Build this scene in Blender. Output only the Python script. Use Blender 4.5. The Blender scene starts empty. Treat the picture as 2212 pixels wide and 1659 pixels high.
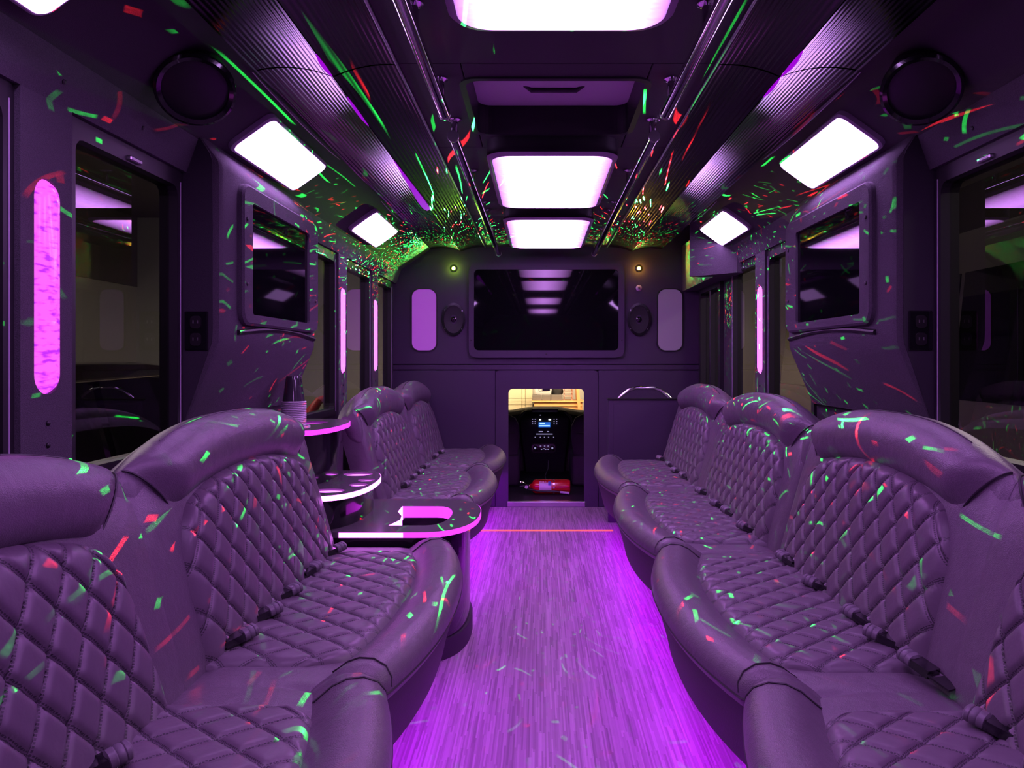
import bpy, bmesh, math, random
from mathutils import Vector, Matrix
random.seed(7)
PI = math.pi
S = bpy.context.scene
COL = S.collection

# ------------------------------------------------------------------ camera
FPX, W, H = 1640.0, 2212.0, 1659.0
VPX, VPY = 1166.0, 777.0
CAM = (-0.05, 0.0, 1.144)
cd = bpy.data.cameras.new('camera'); cam = bpy.data.objects.new('camera', cd); COL.objects.link(cam)
cam.location = CAM; cam.rotation_euler = (PI/2, 0, 0)
cd.sensor_fit = 'HORIZONTAL'; cd.sensor_width = 36.0; cd.lens = 36.0*FPX/W
cd.shift_x = (W/2-VPX)/W; cd.shift_y = (VPY-H/2)/W
cd.clip_start = 0.02; cd.clip_end = 100
S.camera = cam
S.cycles.max_bounces = 5; S.cycles.diffuse_bounces = 2; S.cycles.glossy_bounces = 3; S.cycles.transparent_max_bounces = 8; S.cycles.adaptive_threshold = 0.02

# ------------------------------------------------------------------ world, exposure, garage light
S.view_settings.view_transform = 'Standard'; S.view_settings.look = 'None'
S.view_settings.exposure = 0.12; S.view_settings.gamma = 1.0; S.view_settings.use_curve_mapping = False
wd = bpy.data.worlds.new('world'); S.world = wd; wd.use_nodes = True
wd.node_tree.nodes['Background'].inputs[0].default_value = (0.012, 0.011, 0.010, 1)
wd.node_tree.nodes['Background'].inputs[1].default_value = 1.0

def area_light(name, loc, rot, sx, sy, power, color):
    d = bpy.data.lights.new(name, 'AREA'); d.shape = 'RECTANGLE'; d.size = sx; d.size_y = sy
    d.energy = power; d.color = color
    o = bpy.data.objects.new(name, d); COL.objects.link(o); o.location = loc; o.rotation_euler = rot
    return o
area_light('garage_ceiling_light_by_left_wall', (-4.2, 4.5, 3.1), (0, -0.35, 0), 0.4, 6.0, 140, (1.0, 0.93, 0.82))
area_light('garage_ceiling_light_by_right_wall', (3.6, 3.5, 3.1), (0, 0.2, 0), 0.4, 6.0, 230, (1.0, 0.93, 0.82))
area_light('workbench_light', (0.2, 9.9, 1.4), (0.75, 0, 0), 3.0, 0.3, 75, (1.0, 0.76, 0.46))

# ------------------------------------------------------------------ materials
MATS = {}
def newmat(name):
    m = bpy.data.materials.new(name); m.use_nodes = True
    MATS[name] = m
    nt = m.node_tree
    return m, nt, nt.nodes['Principled BSDF'], nt.nodes, nt.links
def pbr(name, col, rough=0.5, metal=0.0, spec=0.5, bump=0.0, bscale=200.0, noise_col=0.0, coat=0.0):
    m, nt, b, N, L = newmat(name)
    b.inputs['Base Color'].default_value = (*col, 1); b.inputs['Roughness'].default_value = rough
    b.inputs['Metallic'].default_value = metal; b.inputs['Specular IOR Level'].default_value = spec
    b.inputs['Coat Weight'].default_value = coat
    if bump or noise_col:
        tc = N.new('ShaderNodeTexCoord'); nz = N.new('ShaderNodeTexNoise')
        nz.inputs['Scale'].default_value = bscale; nz.inputs['Detail'].default_value = 3.0
        L.new(tc.outputs['Object'], nz.inputs['Vector'])
        if bump:
            bp = N.new('ShaderNodeBump'); bp.inputs['Strength'].default_value = bump; bp.inputs['Distance'].default_value = 0.004
            L.new(nz.outputs['Fac'], bp.inputs['Height']); L.new(bp.outputs['Normal'], b.inputs['Normal'])
        if noise_col:
            mx = N.new('ShaderNodeMixRGB'); mx.blend_type = 'MULTIPLY'; mx.inputs['Fac'].default_value = noise_col
            mx.inputs['Color1'].default_value = (*col, 1)
            cr = N.new('ShaderNodeValToRGB'); cr.color_ramp.elements[0].position = 0.35; cr.color_ramp.elements[1].position = 0.65
            L.new(nz.outputs['Fac'], cr.inputs['Fac']); L.new(cr.outputs['Color'], mx.inputs['Color2'])
            L.new(mx.outputs['Color'], b.inputs['Base Color'])
    return m
def emit(name, col, strength, base=(0.02, 0.02, 0.02)):
    m, nt, b, N, L = newmat(name)
    b.inputs['Base Color'].default_value = (*base, 1)
    b.inputs['Emission Color'].default_value = (*col, 1); b.inputs['Emission Strength'].default_value = strength
    return m

LEATHER = (0.132, 0.104, 0.135)
def leather_mat():
    m, nt, b, N, L = newmat('leather')
    b.inputs['Base Color'].default_value = (*LEATHER, 1); b.inputs['Roughness'].default_value = 0.36
    tc = N.new('ShaderNodeTexCoord')
    vo = N.new('ShaderNodeTexVoronoi'); vo.inputs['Scale'].default_value = 420
    nz = N.new('ShaderNodeTexNoise'); nz.inputs['Scale'].default_value = 18; nz.inputs['Detail'].default_value = 4
    L.new(tc.outputs['Object'], vo.inputs['Vector']); L.new(tc.outputs['Object'], nz.inputs['Vector'])
    b1 = N.new('ShaderNodeBump'); b1.inputs['Strength'].default_value = 0.25; b1.inputs['Distance'].default_value = 0.002
    b2 = N.new('ShaderNodeBump'); b2.inputs['Strength'].default_value = 0.18; b2.inputs['Distance'].default_value = 0.02
    L.new(vo.outputs['Distance'], b1.inputs['Height']); L.new(nz.outputs['Fac'], b2.inputs['Height'])
    L.new(b2.outputs['Normal'], b1.inputs['Normal']); L.new(b1.outputs['Normal'], b.inputs['Normal'])
    return m
def quilt_mat():
    # leather with a double row of dashed stitching either side of every quilting seam (UV = seam coordinates)
    m, nt, b, N, L = newmat('quilted_leather')
    b.inputs['Roughness'].default_value = 0.40; b.inputs['Specular IOR Level'].default_value = 0.45
    uv = N.new('ShaderNodeUVMap'); sp = N.new('ShaderNodeSeparateXYZ'); L.new(uv.outputs['UV'], sp.inputs[0])
    def math_n(op, a, bb=None, cc=None):
        n = N.new('ShaderNodeMath'); n.operation = op
        for i, x in enumerate((a, bb, cc)):
            if x is None: continue
            if isinstance(x, (int, float)): n.inputs[i].default_value = x
            else: L.new(x, n.inputs[i])
        return n.outputs[0]
    masks = []
    for u, v in ((0, 1), (1, 0)):
        fr = math_n('PINGPONG', sp.outputs[u], 0.5)             # 0 on a seam
        d = math_n('ABSOLUTE', math_n('SUBTRACT', fr, 0.048))
        line = math_n('LESS_THAN', d, 0.013)
        dash = math_n('GREATER_THAN', math_n('FRACT', math_n('MULTIPLY', sp.outputs[v], 14.0)), 0.3)
        masks.append(math_n('MULTIPLY', line, dash))
        masks.append(math_n('LESS_THAN', fr, 0.016))
    mm = masks[0]
    for x in masks[1:]: mm = math_n('MAXIMUM', mm, x)
    mx = N.new('ShaderNodeMixRGB'); L.new(mm, mx.inputs['Fac'])
    mx.inputs['Color1'].default_value = (*LEATHER, 1); mx.inputs['Color2'].default_value = (0.035, 0.028, 0.04, 1)
    L.new(mx.outputs['Color'], b.inputs['Base Color'])
    tc = N.new('ShaderNodeTexCoord'); nz = N.new('ShaderNodeTexNoise'); nz.inputs['Scale'].default_value = 60; nz.inputs['Detail'].default_value = 3
    L.new(tc.outputs['Object'], nz.inputs['Vector'])
    bp = N.new('ShaderNodeBump'); bp.inputs['Strength'].default_value = 0.15; bp.inputs['Distance'].default_value = 0.006
    L.new(nz.outputs['Fac'], bp.inputs['Height']); L.new(bp.outputs['Normal'], b.inputs['Normal'])
    return m
def floor_mat():
    # vinyl printed with thin staggered streaks
    m, nt, b, N, L = newmat('floor_vinyl')
    tc = N.new('ShaderNodeTexCoord'); sp = N.new('ShaderNodeSeparateXYZ'); L.new(tc.outputs['Object'], sp.inputs[0])
    def mn(op, a, bb=None, cc=None):
        n = N.new('ShaderNodeMath'); n.operation = op
        for i, x in enumerate((a, bb, cc)):
            if x is None: continue
            if isinstance(x, (int, float)): n.inputs[i].default_value = x
            else: L.new(x, n.inputs[i])
        return n.outputs[0]
    vals = []
    for wx, ly, sd in ((200.0, 5.0, 0.0), (95.0, 2.2, 31.0)):
        xi = mn('FLOOR', mn('MULTIPLY_ADD', sp.outputs[0], wx, sd))
        w1 = N.new('ShaderNodeTexWhiteNoise'); w1.noise_dimensions = '1D'; L.new(xi, w1.inputs['W'])
        yi = mn('FLOOR', mn('MULTIPLY_ADD', w1.outputs['Value'], 17.0, mn('MULTIPLY', sp.outputs[1], ly)))
        cb = N.new('ShaderNodeCombineXYZ'); L.new(xi, cb.inputs[0]); L.new(yi, cb.inputs[1])
        w2 = N.new('ShaderNodeTexWhiteNoise'); w2.noise_dimensions = '2D'; L.new(cb.outputs[0], w2.inputs['Vector']); vals.append(w2.outputs['Value'])
    nz = N.new('ShaderNodeTexNoise'); nz.inputs['Scale'].default_value = 6.0; L.new(tc.outputs['Object'], nz.inputs['Vector'])
    v = mn('ADD', mn('ADD', mn('MULTIPLY', vals[0], 0.55), mn('MULTIPLY', vals[1], 0.3)), mn('MULTIPLY', nz.outputs['Fac'], 0.15))
    cr = N.new('ShaderNodeValToRGB')
    cr.color_ramp.elements[0].position = 0.12; cr.color_ramp.elements[0].color = (0.15, 0.11, 0.14, 1)
    cr.color_ramp.elements[1].position = 0.92; cr.color_ramp.elements[1].color = (0.40, 0.30, 0.37, 1)
    L.new(v, cr.inputs['Fac']); L.new(cr.outputs['Color'], b.inputs['Base Color'])
    b.inputs['Roughness'].default_value = 0.5
    bp = N.new('ShaderNodeBump'); bp.inputs['Strength'].default_value = 0.1; bp.inputs['Distance'].default_value = 0.001
    L.new(v, bp.inputs['Height']); L.new(bp.outputs['Normal'], b.inputs['Normal'])
    return m
def glass_mat(name, tint, ior=1.45, rough=0.0):
    m = bpy.data.materials.new(name); m.use_nodes = True; MATS[name] = m
    nt = m.node_tree; nt.nodes.clear(); N, L = nt.nodes, nt.links
    out = N.new('ShaderNodeOutputMaterial'); mix = N.new('ShaderNodeMixShader'); fr = N.new('ShaderNodeFresnel')
    fr.inputs['IOR'].default_value = ior
    tr = N.new('ShaderNodeBsdfTransparent'); tr.inputs['Color'].default_value = (*tint, 1)
    gl = N.new('ShaderNodeBsdfGlossy'); gl.inputs['Roughness'].default_value = rough; gl.inputs['Color'].default_value = (1, 1, 1, 1)
    gm = N.new('ShaderNodeNewGeometry'); fm = N.new('ShaderNodeMath'); fm.operation = 'SUBTRACT'; fm.use_clamp = True
    L.new(fr.outputs[0], fm.inputs[0]); L.new(gm.outputs['Backfacing'], fm.inputs[1])
    L.new(fm.outputs[0], mix.inputs[0]); L.new(tr.outputs[0], mix.inputs[1]); L.new(gl.outputs[0], mix.inputs[2])
    L.new(mix.outputs[0], out.inputs[0])
    return m
def lamp_mat(name, col, k_mid, k_edge, axis, half, power=2.0):
    # LED diffuser: brightest over its strip of diodes along the middle line
    m, nt, b, N, L = newmat(name)
    b.inputs['Base Color'].default_value = (0.6, 0.6, 0.6, 1); b.inputs['Roughness'].default_value = 0.35
    tc = N.new('ShaderNodeTexCoord'); sp = N.new('ShaderNodeSeparateXYZ'); L.new(tc.outputs['Object'], sp.inputs[0])
    def mn(op, a, bb=None):
        n = N.new('ShaderNodeMath'); n.operation = op
        for i, x in enumerate((a, bb)):
            if x is None: continue
            if isinstance(x, (int, float)): n.inputs[i].default_value = x
            else: L.new(x, n.inputs[i])
        return n.outputs[0]
    t = mn('MINIMUM', mn('DIVIDE', mn('ABSOLUTE', sp.outputs[axis]), half), 1.0)
    g = mn('SUBTRACT', 1.0, mn('POWER', t, power))
    nz = N.new('ShaderNodeTexNoise'); nz.inputs['Scale'].default_value = 38; nz.inputs['Detail'].default_value = 1
    mp = N.new('ShaderNodeMapping'); mp.inputs['Scale'].default_value = (1, 2.0, 1); L.new(tc.outputs['Object'], mp.inputs[0]); L.new(mp.outputs[0], nz.inputs['Vector'])
    wob = mn('MULTIPLY_ADD', nz.outputs['Fac'], 0.35); 
    n = N.new('ShaderNodeMath'); n.operation = 'MULTIPLY_ADD'; L.new(nz.outputs['Fac'], n.inputs[0]); n.inputs[1].default_value = 0.5; n.inputs[2].default_value = 0.75
    st = mn('MULTIPLY', mn('ADD', mn('MULTIPLY', g, k_mid-k_edge), k_edge), n.outputs[0])
    b.inputs['Emission Color'].default_value = (*col, 1); L.new(st, b.inputs['Emission Strength'])
    return m

M_LEATHER = leather_mat(); M_QUILT = quilt_mat(); M_FLOOR = floor_mat()
M_SKIRT = pbr('skirt_vinyl', (0.028, 0.022, 0.031), 0.55, bump=0.2, bscale=300)
M_BELT = pbr('belt_webbing', (0.16, 0.14, 0.17), 0.4)
M_PIPING = pbr('piping', (0.03, 0.025, 0.032), 0.5)
M_WALL = pbr('black_textured_panel', (0.045, 0.034, 0.052), 0.55, bump=0.35, bscale=260)
M_PART = pbr('partition_panel', (0.047, 0.027, 0.066), 0.6, bump=0.15, bscale=400)
M_COVE = pbr('cove_carpet', (0.048, 0.042, 0.051), 0.8, bump=0.4, bscale=500)
M_HEAD = pbr('header_carpet', (0.090, 0.077, 0.098), 0.85, bump=0.5, bscale=420, noise_col=0.35)
M_CEIL = pbr('ceiling_panel', (0.045, 0.040, 0.046), 0.7, bump=0.3, bscale=500)
M_BLACK = pbr('black_plastic', (0.012, 0.011, 0.013), 0.4)
M_GLOSS = pbr('black_gloss', (0.008, 0.007, 0.010), 0.12, coat=0.5)
M_SCREEN = pbr('tv_screen', (0.004, 0.004, 0.005), 0.03, spec=0.6)
M_RUBBER = pbr('rubber', (0.015, 0.014, 0.015), 0.7)
M_FRAME = pbr('window_frame_black', (0.018, 0.016, 0.020), 0.45)
M_CHROME = pbr('chrome', (0.75, 0.73, 0.77), 0.10, metal=1.0)
M_MIRROR = pbr('ribbed_dark_mirror', (0.062, 0.056, 0.068), 0.20, metal=1.0)
M_STEEL = pbr('brushed_steel', (0.5, 0.48, 0.52), 0.3, metal=1.0)
M_COUNTER = pbr('counter_laminate', (0.09, 0.085, 0.09), 0.25)
M_WHITE = pbr('white_plastic', (0.6, 0.58, 0.6), 0.4)
M_GLASS = glass_mat('tinted_glass', (0.62, 0.60, 0.60))
M_CLEAR = glass_mat('clear_glass', (0.9, 0.9, 0.9))
M_CUP = pbr('cup_rim_plastic', (0.85, 0.78, 0.88), 0.35)
M_CUPB = pbr('smoked_cup_plastic', (0.05, 0.045, 0.055), 0.12, coat=0.4)
M_ORANGE = emit('lit_nosing_orange', (1.0, 0.20, 0.10), 0.5, (0.9, 0.3, 0.1))
LAMP = (0.70, 0.26, 1.0)
M_CLAMP = lamp_mat('ceiling_lamp_diffuser', (0.70, 0.26, 1.0), 13.0, 0.8, 0, 0.243, 1.4)
M_SLAMP = emit('side_lamp_diffuser', (0.68, 0.32, 1.0), 14.0, (0.6, 0.6, 0.6))
M_LAMPRIM = pbr('lamp_rim', (0.45, 0.35, 0.5), 0.4)
M_LED = emit('under_seat_led', (0.50, 0.0, 1.0), 56.0)
M_EDGE = emit('lit_acrylic_edge', (0.75, 0.03, 1.0), 2.2)
M_EDGEHOT = emit('lit_acrylic_edge_near_led', (0.80, 0.16, 1.0), 6.0)
M_DISC = emit('lit_cup_well', (0.80, 0.12, 1.0), 4.0)
M_SLIV = emit('led_behind_panel_gap', (0.35, 0.0, 0.65), 0.9)

# ------------------------------------------------------------------ geometry kit
class G:
    def __init__(s): s.v = []; s.f = []; s.uv = None
    def add(s, vs, fs):
        n = len(s.v); s.v += [tuple(p) for p in vs]; s.f += [tuple(i+n for i in f) for f in fs]; return s
    def box(s, lo, hi, bev=0.0, seg=1):
        if bev <= 0:
            x0, y0, z0 = lo; x1, y1, z1 = hi
            vs = [(x0,y0,z0),(x1,y0,z0),(x1,y1,z0),(x0,y1,z0),(x0,y0,z1),(x1,y0,z1),(x1,y1,z1),(x0,y1,z1)]
            return s.add(vs, [(0,3,2,1),(4,5,6,7),(0,1,5,4),(1,2,6,5),(2,3,7,6),(3,0,4,7)])
        bm = bmesh.new(); bmesh.ops.create_cube(bm, size=1)
        for v in bm.verts:
            for k in range(3): v.co[k] = lo[k] if v.co[k] < 0 else hi[k]
        bmesh.ops.bevel(bm, geom=list(bm.edges), offset=bev, segments=seg, affect='EDGES', profile=0.5)
        bm.verts.index_update(); s.add([v.co[:] for v in bm.verts], [[v.index for v in f.verts] for f in bm.faces]); bm.free(); return s
    def tube(s, path, r, n=10, caps=True):
        rs = r if isinstance(r, (list, tuple)) else [r]*len(path)
        P = [Vector(p) for p in path]; rings = []; up = None
        for i, p in enumerate(P):
            t = (P[min(i+1, len(P)-1)] - P[max(i-1, 0)]).normalized()
            if up is None:
                a = Vector((0,0,1)) if abs(t.z) < 0.9 else Vector((1,0,0)); u = t.cross(a).normalized()
            else: u = (up - t*up.dot(t)).normalized()
            up = u; w = t.cross(u)
            rings.append([p + (u*math.cos(2*PI*k/n) + w*math.sin(2*PI*k/n))*rs[i] for k in range(n)])
        vs = [q for rg in rings for q in rg]; fs = []
        for i in range(len(P)-1):
            for k in range(n):
                a, b = i*n+k, i*n+(k+1) % n; fs.append((a, b, b+n, a+n))
        if caps: fs.append(tuple(range(n-1, -1, -1))); fs.append(tuple((len(P)-1)*n+k for k in range(n)))
        return s.add(vs, fs)
    def lathe(s, prof, origin=(0,0,0), axis=(0,0,1), n=24):
        z = Vector(axis).normalized(); a = Vector((1,0,0)) if abs(z.x) < 0.9 else Vector((0,1,0))
        x = z.cross(a).normalized(); y = z.cross(x); o = Vector(origin)
        vs = [o + z*h + (x*math.cos(2*PI*k/n)+y*math.sin(2*PI*k/n))*max(r, 1e-5) for r, h in prof for k in range(n)]
        fs = []
        for i in range(len(prof)-1):
            for k in range(n):
                p, q = i*n+k, i*n+(k+1) % n; fs.append((p, q, q+n, p+n))
        fs.append(tuple(range(n-1, -1, -1))); fs.append(tuple((len(prof)-1)*n+k for k in range(n)))
        return s.add(vs, fs)
    def grid(s, rows, closed=False):
        n = len(rows[0]); vs = [p for r in rows for p in r]; fs = []
        for i in range(len(rows)-1):
            for k in range(n if closed else n-1):
                a, b = i*n+k, i*n+(k+1) % n; fs.append((a, b, b+n, a+n))
        return s.add(vs, fs)
    def loft(s, rings):          # closed rings, capped
        n = len(rings[0]); base = len(s.v); s.grid(rings, True)
        s.f.append(tuple(base+k for k in range(n-1, -1, -1))); s.f.append(tuple(base+(len(rings)-1)*n+k for k in range(n))); return s
    def prism(s, poly, fn, d0, d1):   # poly in (u,v); fn(u,v,d) -> xyz
        return s.loft([[fn(u, v, d0) for u, v in poly], [fn(u, v, d1) for u, v in poly]])
    def frame(s, outer, inner, fn, d0, d1):
        n = len(outer)
        loops = [[fn(u, v, d0) for u, v in outer], [fn(u, v, d1) for u, v in outer], [fn(u, v, d1) for u, v in inner], [fn(u, v, d0) for u, v in inner]]
        loops.append(loops[0]); return s.grid(loops, True)
def rr(u0, u1, v0, v1, r, n=5):
    r = min(r, abs(u1-u0)/2*0.999, abs(v1-v0)/2*0.999); pts = []
    for cx, cy, a0 in ((u1-r, v1-r, 0), (u0+r, v1-r, 90), (u0+r, v0+r, 180), (u1-r, v0+r, 270)):
        for k in range(n+1):
            a = math.radians(a0+90*k/n); pts.append((cx+r*math.cos(a), cy+r*math.sin(a)))
    return pts
ORG = {}
def build(name, g, mat, parent=None, smooth=False, uv=None, loc=None):
    vs = [Vector(p) for p in g.v]
    if parent is not None: o0 = ORG[parent]
    elif loc is not None: o0 = Vector(loc)
    else:
        xs, ys, zs = [p.x for p in vs], [p.y for p in vs], [p.z for p in vs]
        o0 = Vector(((min(xs)+max(xs))/2, (min(ys)+max(ys))/2, min(zs)))
    me = bpy.data.meshes.new(name); me.from_pydata([p-o0 for p in vs], [], g.f)
    bm = bmesh.new(); bm.from_mesh(me); bmesh.ops.recalc_face_normals(bm, faces=bm.faces); bm.to_mesh(me); bm.free()
    if uv is not None:
        ul = me.uv_layers.new(name='UVMap')
        for lp in me.loops: ul.data[lp.index].uv = uv[lp.vertex_index]
    if smooth:
        me.polygons.foreach_set('use_smooth', [True]*len(me.polygons))
        if smooth != 'all':
            try: me.set_sharp_from_angle(angle=math.radians(38))
            except Exception: pass
    me.materials.append(mat)
    o = bpy.data.objects.new(name, me); COL.objects.link(o)
    if parent is not None: o.parent = parent
    else: o.location = o0
    ORG[o] = o0
    return o
def tag(o, label=None, cat=None, group=None, kind=None):
    if label: o['label'] = label
    if cat: o['category'] = cat
    if group: o['group'] = group
    if kind: o['kind'] = kind
    return o
def thing(name, label, cat, loc, group=None, kind=None):
    o = bpy.data.objects.new(name, None); o.empty_display_size = 0.05; COL.objects.link(o); o.location = loc; ORG[o] = Vector(loc)
    return tag(o, label, cat, group, kind)
def struct(name, g, mat, label, cat='wall', smooth=False):
    return tag(build(name, g, mat, smooth=smooth), label, cat, kind='structure')
def FX(s):            # side-wall mapping: (u along Y, v up, d distance from centre plane)
    return lambda u, v, d: (s*d, u, v)
def FY(u, v, d): return (u, d, v)       # facing the camera
def FZ(u, v, d): return (u, v, d)
def text_obj(name, txt, size, loc, rot, mat, parent, depth=0.001):
    c = bpy.data.curves.new(name, 'FONT'); c.body = txt; c.size = size; c.extrude = depth; c.align_x = 'CENTER'; c.align_y = 'CENTER'
    tmp = bpy.data.objects.new(name+'_c', c); COL.objects.link(tmp)
    bpy.context.view_layer.update(); dg = bpy.context.evaluated_depsgraph_get()
    me = bpy.data.meshes.new_from_object(tmp.evaluated_get(dg)); bpy.data.objects.remove(tmp)
    me.materials.clear(); me.materials.append(mat)
    o = bpy.data.objects.new(name, me); COL.objects.link(o); o.parent = parent
    o.location = Vector(loc)-ORG[parent]; o.rotation_euler = rot; ORG[o] = ORG[parent]
    return o
YB, YF = -3.0, 5.9      # rear wall, front partition

# ------------------------------------------------------------------ shell
g = G().box((-1.25, YB, -0.08), (1.25, YF, 0.0))
floor = tag(build('floor', g, M_FLOOR, loc=(0, 0, -0.08)), 'grey streaked vinyl floor running down the aisle', 'floor', kind='structure')

def side_wall(s, name, label):
    g = G(); F = FX(s)
    def seg(u0, u1, v0, v1, d0=1.19, d1=1.25):
        g.box((min(s*d0, s*d1), u0, v0), (max(s*d0, s*d1), u1, v1))
    seg(YB, YF, 0.0, 0.84)
    seg(YB, YF, 1.69, 2.2)
    if s < 0:
        for u0, u1 in ((YB, -0.55), (0.30, 0.48), (1.63, 1.81), (2.40, 3.42), (4.21, 4.39), (5.06, 5.24), (5.80, YF)): seg(u0, u1, 0.84, 1.69)
    else:
        for u0, u1 in ((YB, -0.55), (0.30, 0.48), (1.63, 1.81), (2.36, 3.40), (4.10, 4.28), (4.86, 5.12), (5.80, YF)): seg(u0, u1, 0.84, 1.69)
    return tag(build(name, g, M_WALL), label, 'wall', kind='structure')
wl = side_wall(-1, 'wall_left', 'black textured side wall with windows behind the left seats')
wr = side_wall(1, 'wall_right', 'black textured side wall with windows behind the right seats')
struct('wall_rear', G().box((-1.25, YB-0.06, 0), (1.25, YB, 2.2)), M_WALL, 'black wall at the rear end of the cabin')
# roof shell with hatch opening kept clear
struct('roof', G().box((-1.25, YB, 2.2), (1.25, YF, 2.26)), M_CEIL, 'outer roof shell above the ceiling', 'roof')

# ceiling: flat centre panels, hatch hole, ribbed mirror coves
CZ = 2.02
HX, HY0, HY1 = 0.285, 2.37, 2.93
ceil = thing('ceiling', 'dark flat centre ceiling between the mirrored coves', 'ceiling', (0, 2.3, CZ), kind='structure')
def cpanel(x0, x1, y0, y1):
    build('ceiling_panel', G().box((x0+0.0015, y0+0.0015, CZ), (x1-0.0015, y1-0.0015, CZ+0.02), 0.002), M_CEIL, ceil)
for y0, y1 in ((YB, -1.0), (-1.0, 0.5), (0.5, 2.245), (3.13, 4.6), (4.6, YF)): cpanel(-0.47, 0.47, y0, y1)
cpanel(-0.47, -HX, 2.245, 3.13); cpanel(HX, 0.47, 2.245, 3.13)
cpanel(-HX, HX, 2.245, HY0); cpanel(-HX, HX, HY1, 3.13)
for s in (-1, 1):
    build('ceiling_trim', G().box((s*0.472-0.004, YB, CZ-0.008), (s*0.472+0.004, YF, CZ+0.004), 0.002), M_STEEL, ceil)

def vault(s, name, label):
    t = thing(name, label, 'ceiling', (s*0.68, 2.3, 1.98), kind='structure')
    sheets = ((YB, 2.245), (2.255, 4.45), (4.46, YF))
    for (q0, z0, q1, z1, bow, nr) in ((0.476, 2.018, 0.661, 1.983, 0.012, 12), (0.665, 1.983, 0.895, 2.0, 0.018, 15)):
        for (y0, y1) in sheets:
            rows = []; m = nr*6
            for y in (y0, y1):
                r = []
                for k in range(m+1):
                    u = k/m
                    z = z0+(z1-z0)*u + bow*4*u*(1-u) + 0.0004*math.cos(2*PI*nr*u)
                    r.append((s*(q0+(q1-q0)*u), y, z))
                rows.append(r)
            g = G().grid(rows); n = len(g.v)
            g.add([(x, y, z+0.004) for x, y, z in g.v], []); 
            g.f += [tuple(i+n for i in reversed(f)) for f in g.f]
            build('mirror_sheet', g, M_MIRROR, t, smooth='all')
    # lit gaps at the fold where the sheets stand off the strip light
    gaps = ((2.08, 2.245, 0.007), (2.42, 2.72, 0.006), (3.18, 4.22, 0.024)) if s < 0 else ((2.06, 2.245, 0.008), (2.256, 2.42, 0.006))
    for (y0, y1, w) in gaps:
        a, b = [], []
        for k in range(13):
            u = k/12; y = y0+(y1-y0)*u; ww = w*math.sin(PI*min(1, u*1.0+0.02))**0.8 if w < 0.01 else w*min(1, (u/0.75)) * (1 if u < 0.97 else 0.6)
            a.append((s*(0.663-ww*0.3), y, 1.979)); b.append((s*(0.663+ww), y, 1.979-ww*0.5))
        g = G().grid([a, b, [(x, y, z+0.004) for x, y, z in b], [(x, y, z+0.004) for x, y, z in a], a])
        build('light_gap', g, M_SLIV, t)
    # pale strip standing in for lamplight seen where the sheet bows from its joint
    for (y0, y1, w) in ((2.26, 3.25, 0.018), (4.1, 4.7, 0.012)):
        a, b = [], []
        for k in range(17):
            u = k/16; y = y0+(y1-y0)*u; ww = w*math.sin(PI*u)**0.7
            a.append((s*0.903, y, 2.0)); b.append((s*(0.903-ww*0.3), y, 2.0-ww))
        g = G().grid([a, b, [(x+s*0.004, y, z) for x, y, z in b], [(x+s*0.004, y, z) for x, y, z in a], a])
        build('lamplight_strip', g, M_WHITE, t)
    return t
vault(-1, 'ceiling_cove_left', 'dark mirrored ribbed ceiling sheets along the left side')
vault(1, 'ceiling_cove_right', 'dark mirrored ribbed ceiling sheets along the right side')

# sloping lamp panels and window headers
A0, A1 = (0.90, 2.006), (1.13, 1.841)     # inner-top, outer-bottom of the sloping panel (|x|, z)
def cove(s, y1, name, label):
    g = G()
    pts = [A0, A1, (1.19, 1.841), (1.19, 2.03), (0.90, 2.03)]
    g.loft([[(s*q, y, z) for q, z in pts] for y in (YB, y1)])
    return tag(build(name, g, M_COVE), label, 'panel', kind='structure')
cove(-1, YF, 'trim_1', 'sloping dark carpeted lamp panel above the left windows')
cove(1, 4.68, 'trim_2', 'sloping dark carpeted lamp panel above the right windows')
def header(s, y0, y1, name, label):
    g = G(); pts = [(1.128, 1.84), (1.165, 1.735), (1.19, 1.735), (1.19, 1.84)]
    g.loft([[(s*q, y, z) for q, z in pts] for y in (y0, y1)])
    o = tag(build(name, g, M_HEAD), label, 'trim', kind='structure')
    for y in [0.9, 1.75, 2.1, 3.62, 4.9]:
        if y0 < y < y1:
            build('screw', G().lathe([(0.006, 0), (0.006, 0.003), (0.003, 0.005)], (s*1.148, y, 1.785), (-s, 0, -0.35), 10), M_BLACK, o)
    return o
header(-1, YB, YF, 'trim_3', 'purple lit carpeted header strip over the left windows')
header(1, YB, 4.68, 'trim_4', 'purple lit carpeted header strip over the right windows')
# end cap of the right cove and the header over the entry door
g = G().prism([(1.15, 4.62), (0.91, 4.86), (1.19, 4.86), (1.19, 4.62)], FZ, 1.675, 2.03)
struct('trim_5', g, M_HEAD, 'angled end box closing the right lamp panel before the entry door', 'trim')
g = G().box((1.06, 4.87, 1.675), (1.19, YF, 2.03))
struct('trim_6', g, M_HEAD, 'header over the entry door speckled with dense laser dots', 'trim')

# ------------------------------------------------------------------ front partition
DX0, DX1, DZ1 = -0.295, 0.295, 0.917
part_w = thing('wall_front', 'dark purple partition wall with the low doorway to the driver cab', 'wall', (0, YF, 0), kind='structure')
def ppanel(name, x0, x1, z0, z1, b=0.004):
    return build(name, G().box((x0, YF, z0), (x1, YF+0.05, z1), b), M_PART, part_w)
build('light_leak_backing', G().box((-1.25, YF+0.05, 0.95), (1.25, YF+0.06, 2.2)), M_BLACK, part_w)  # unseen plate added to stop workbench light leaking between the panels
ppanel('upper_panel', -1.25, 1.25, 1.108, 2.2)
ppanel('belt_panel', -1.25, 1.25, 1.064, 1.104)
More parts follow.
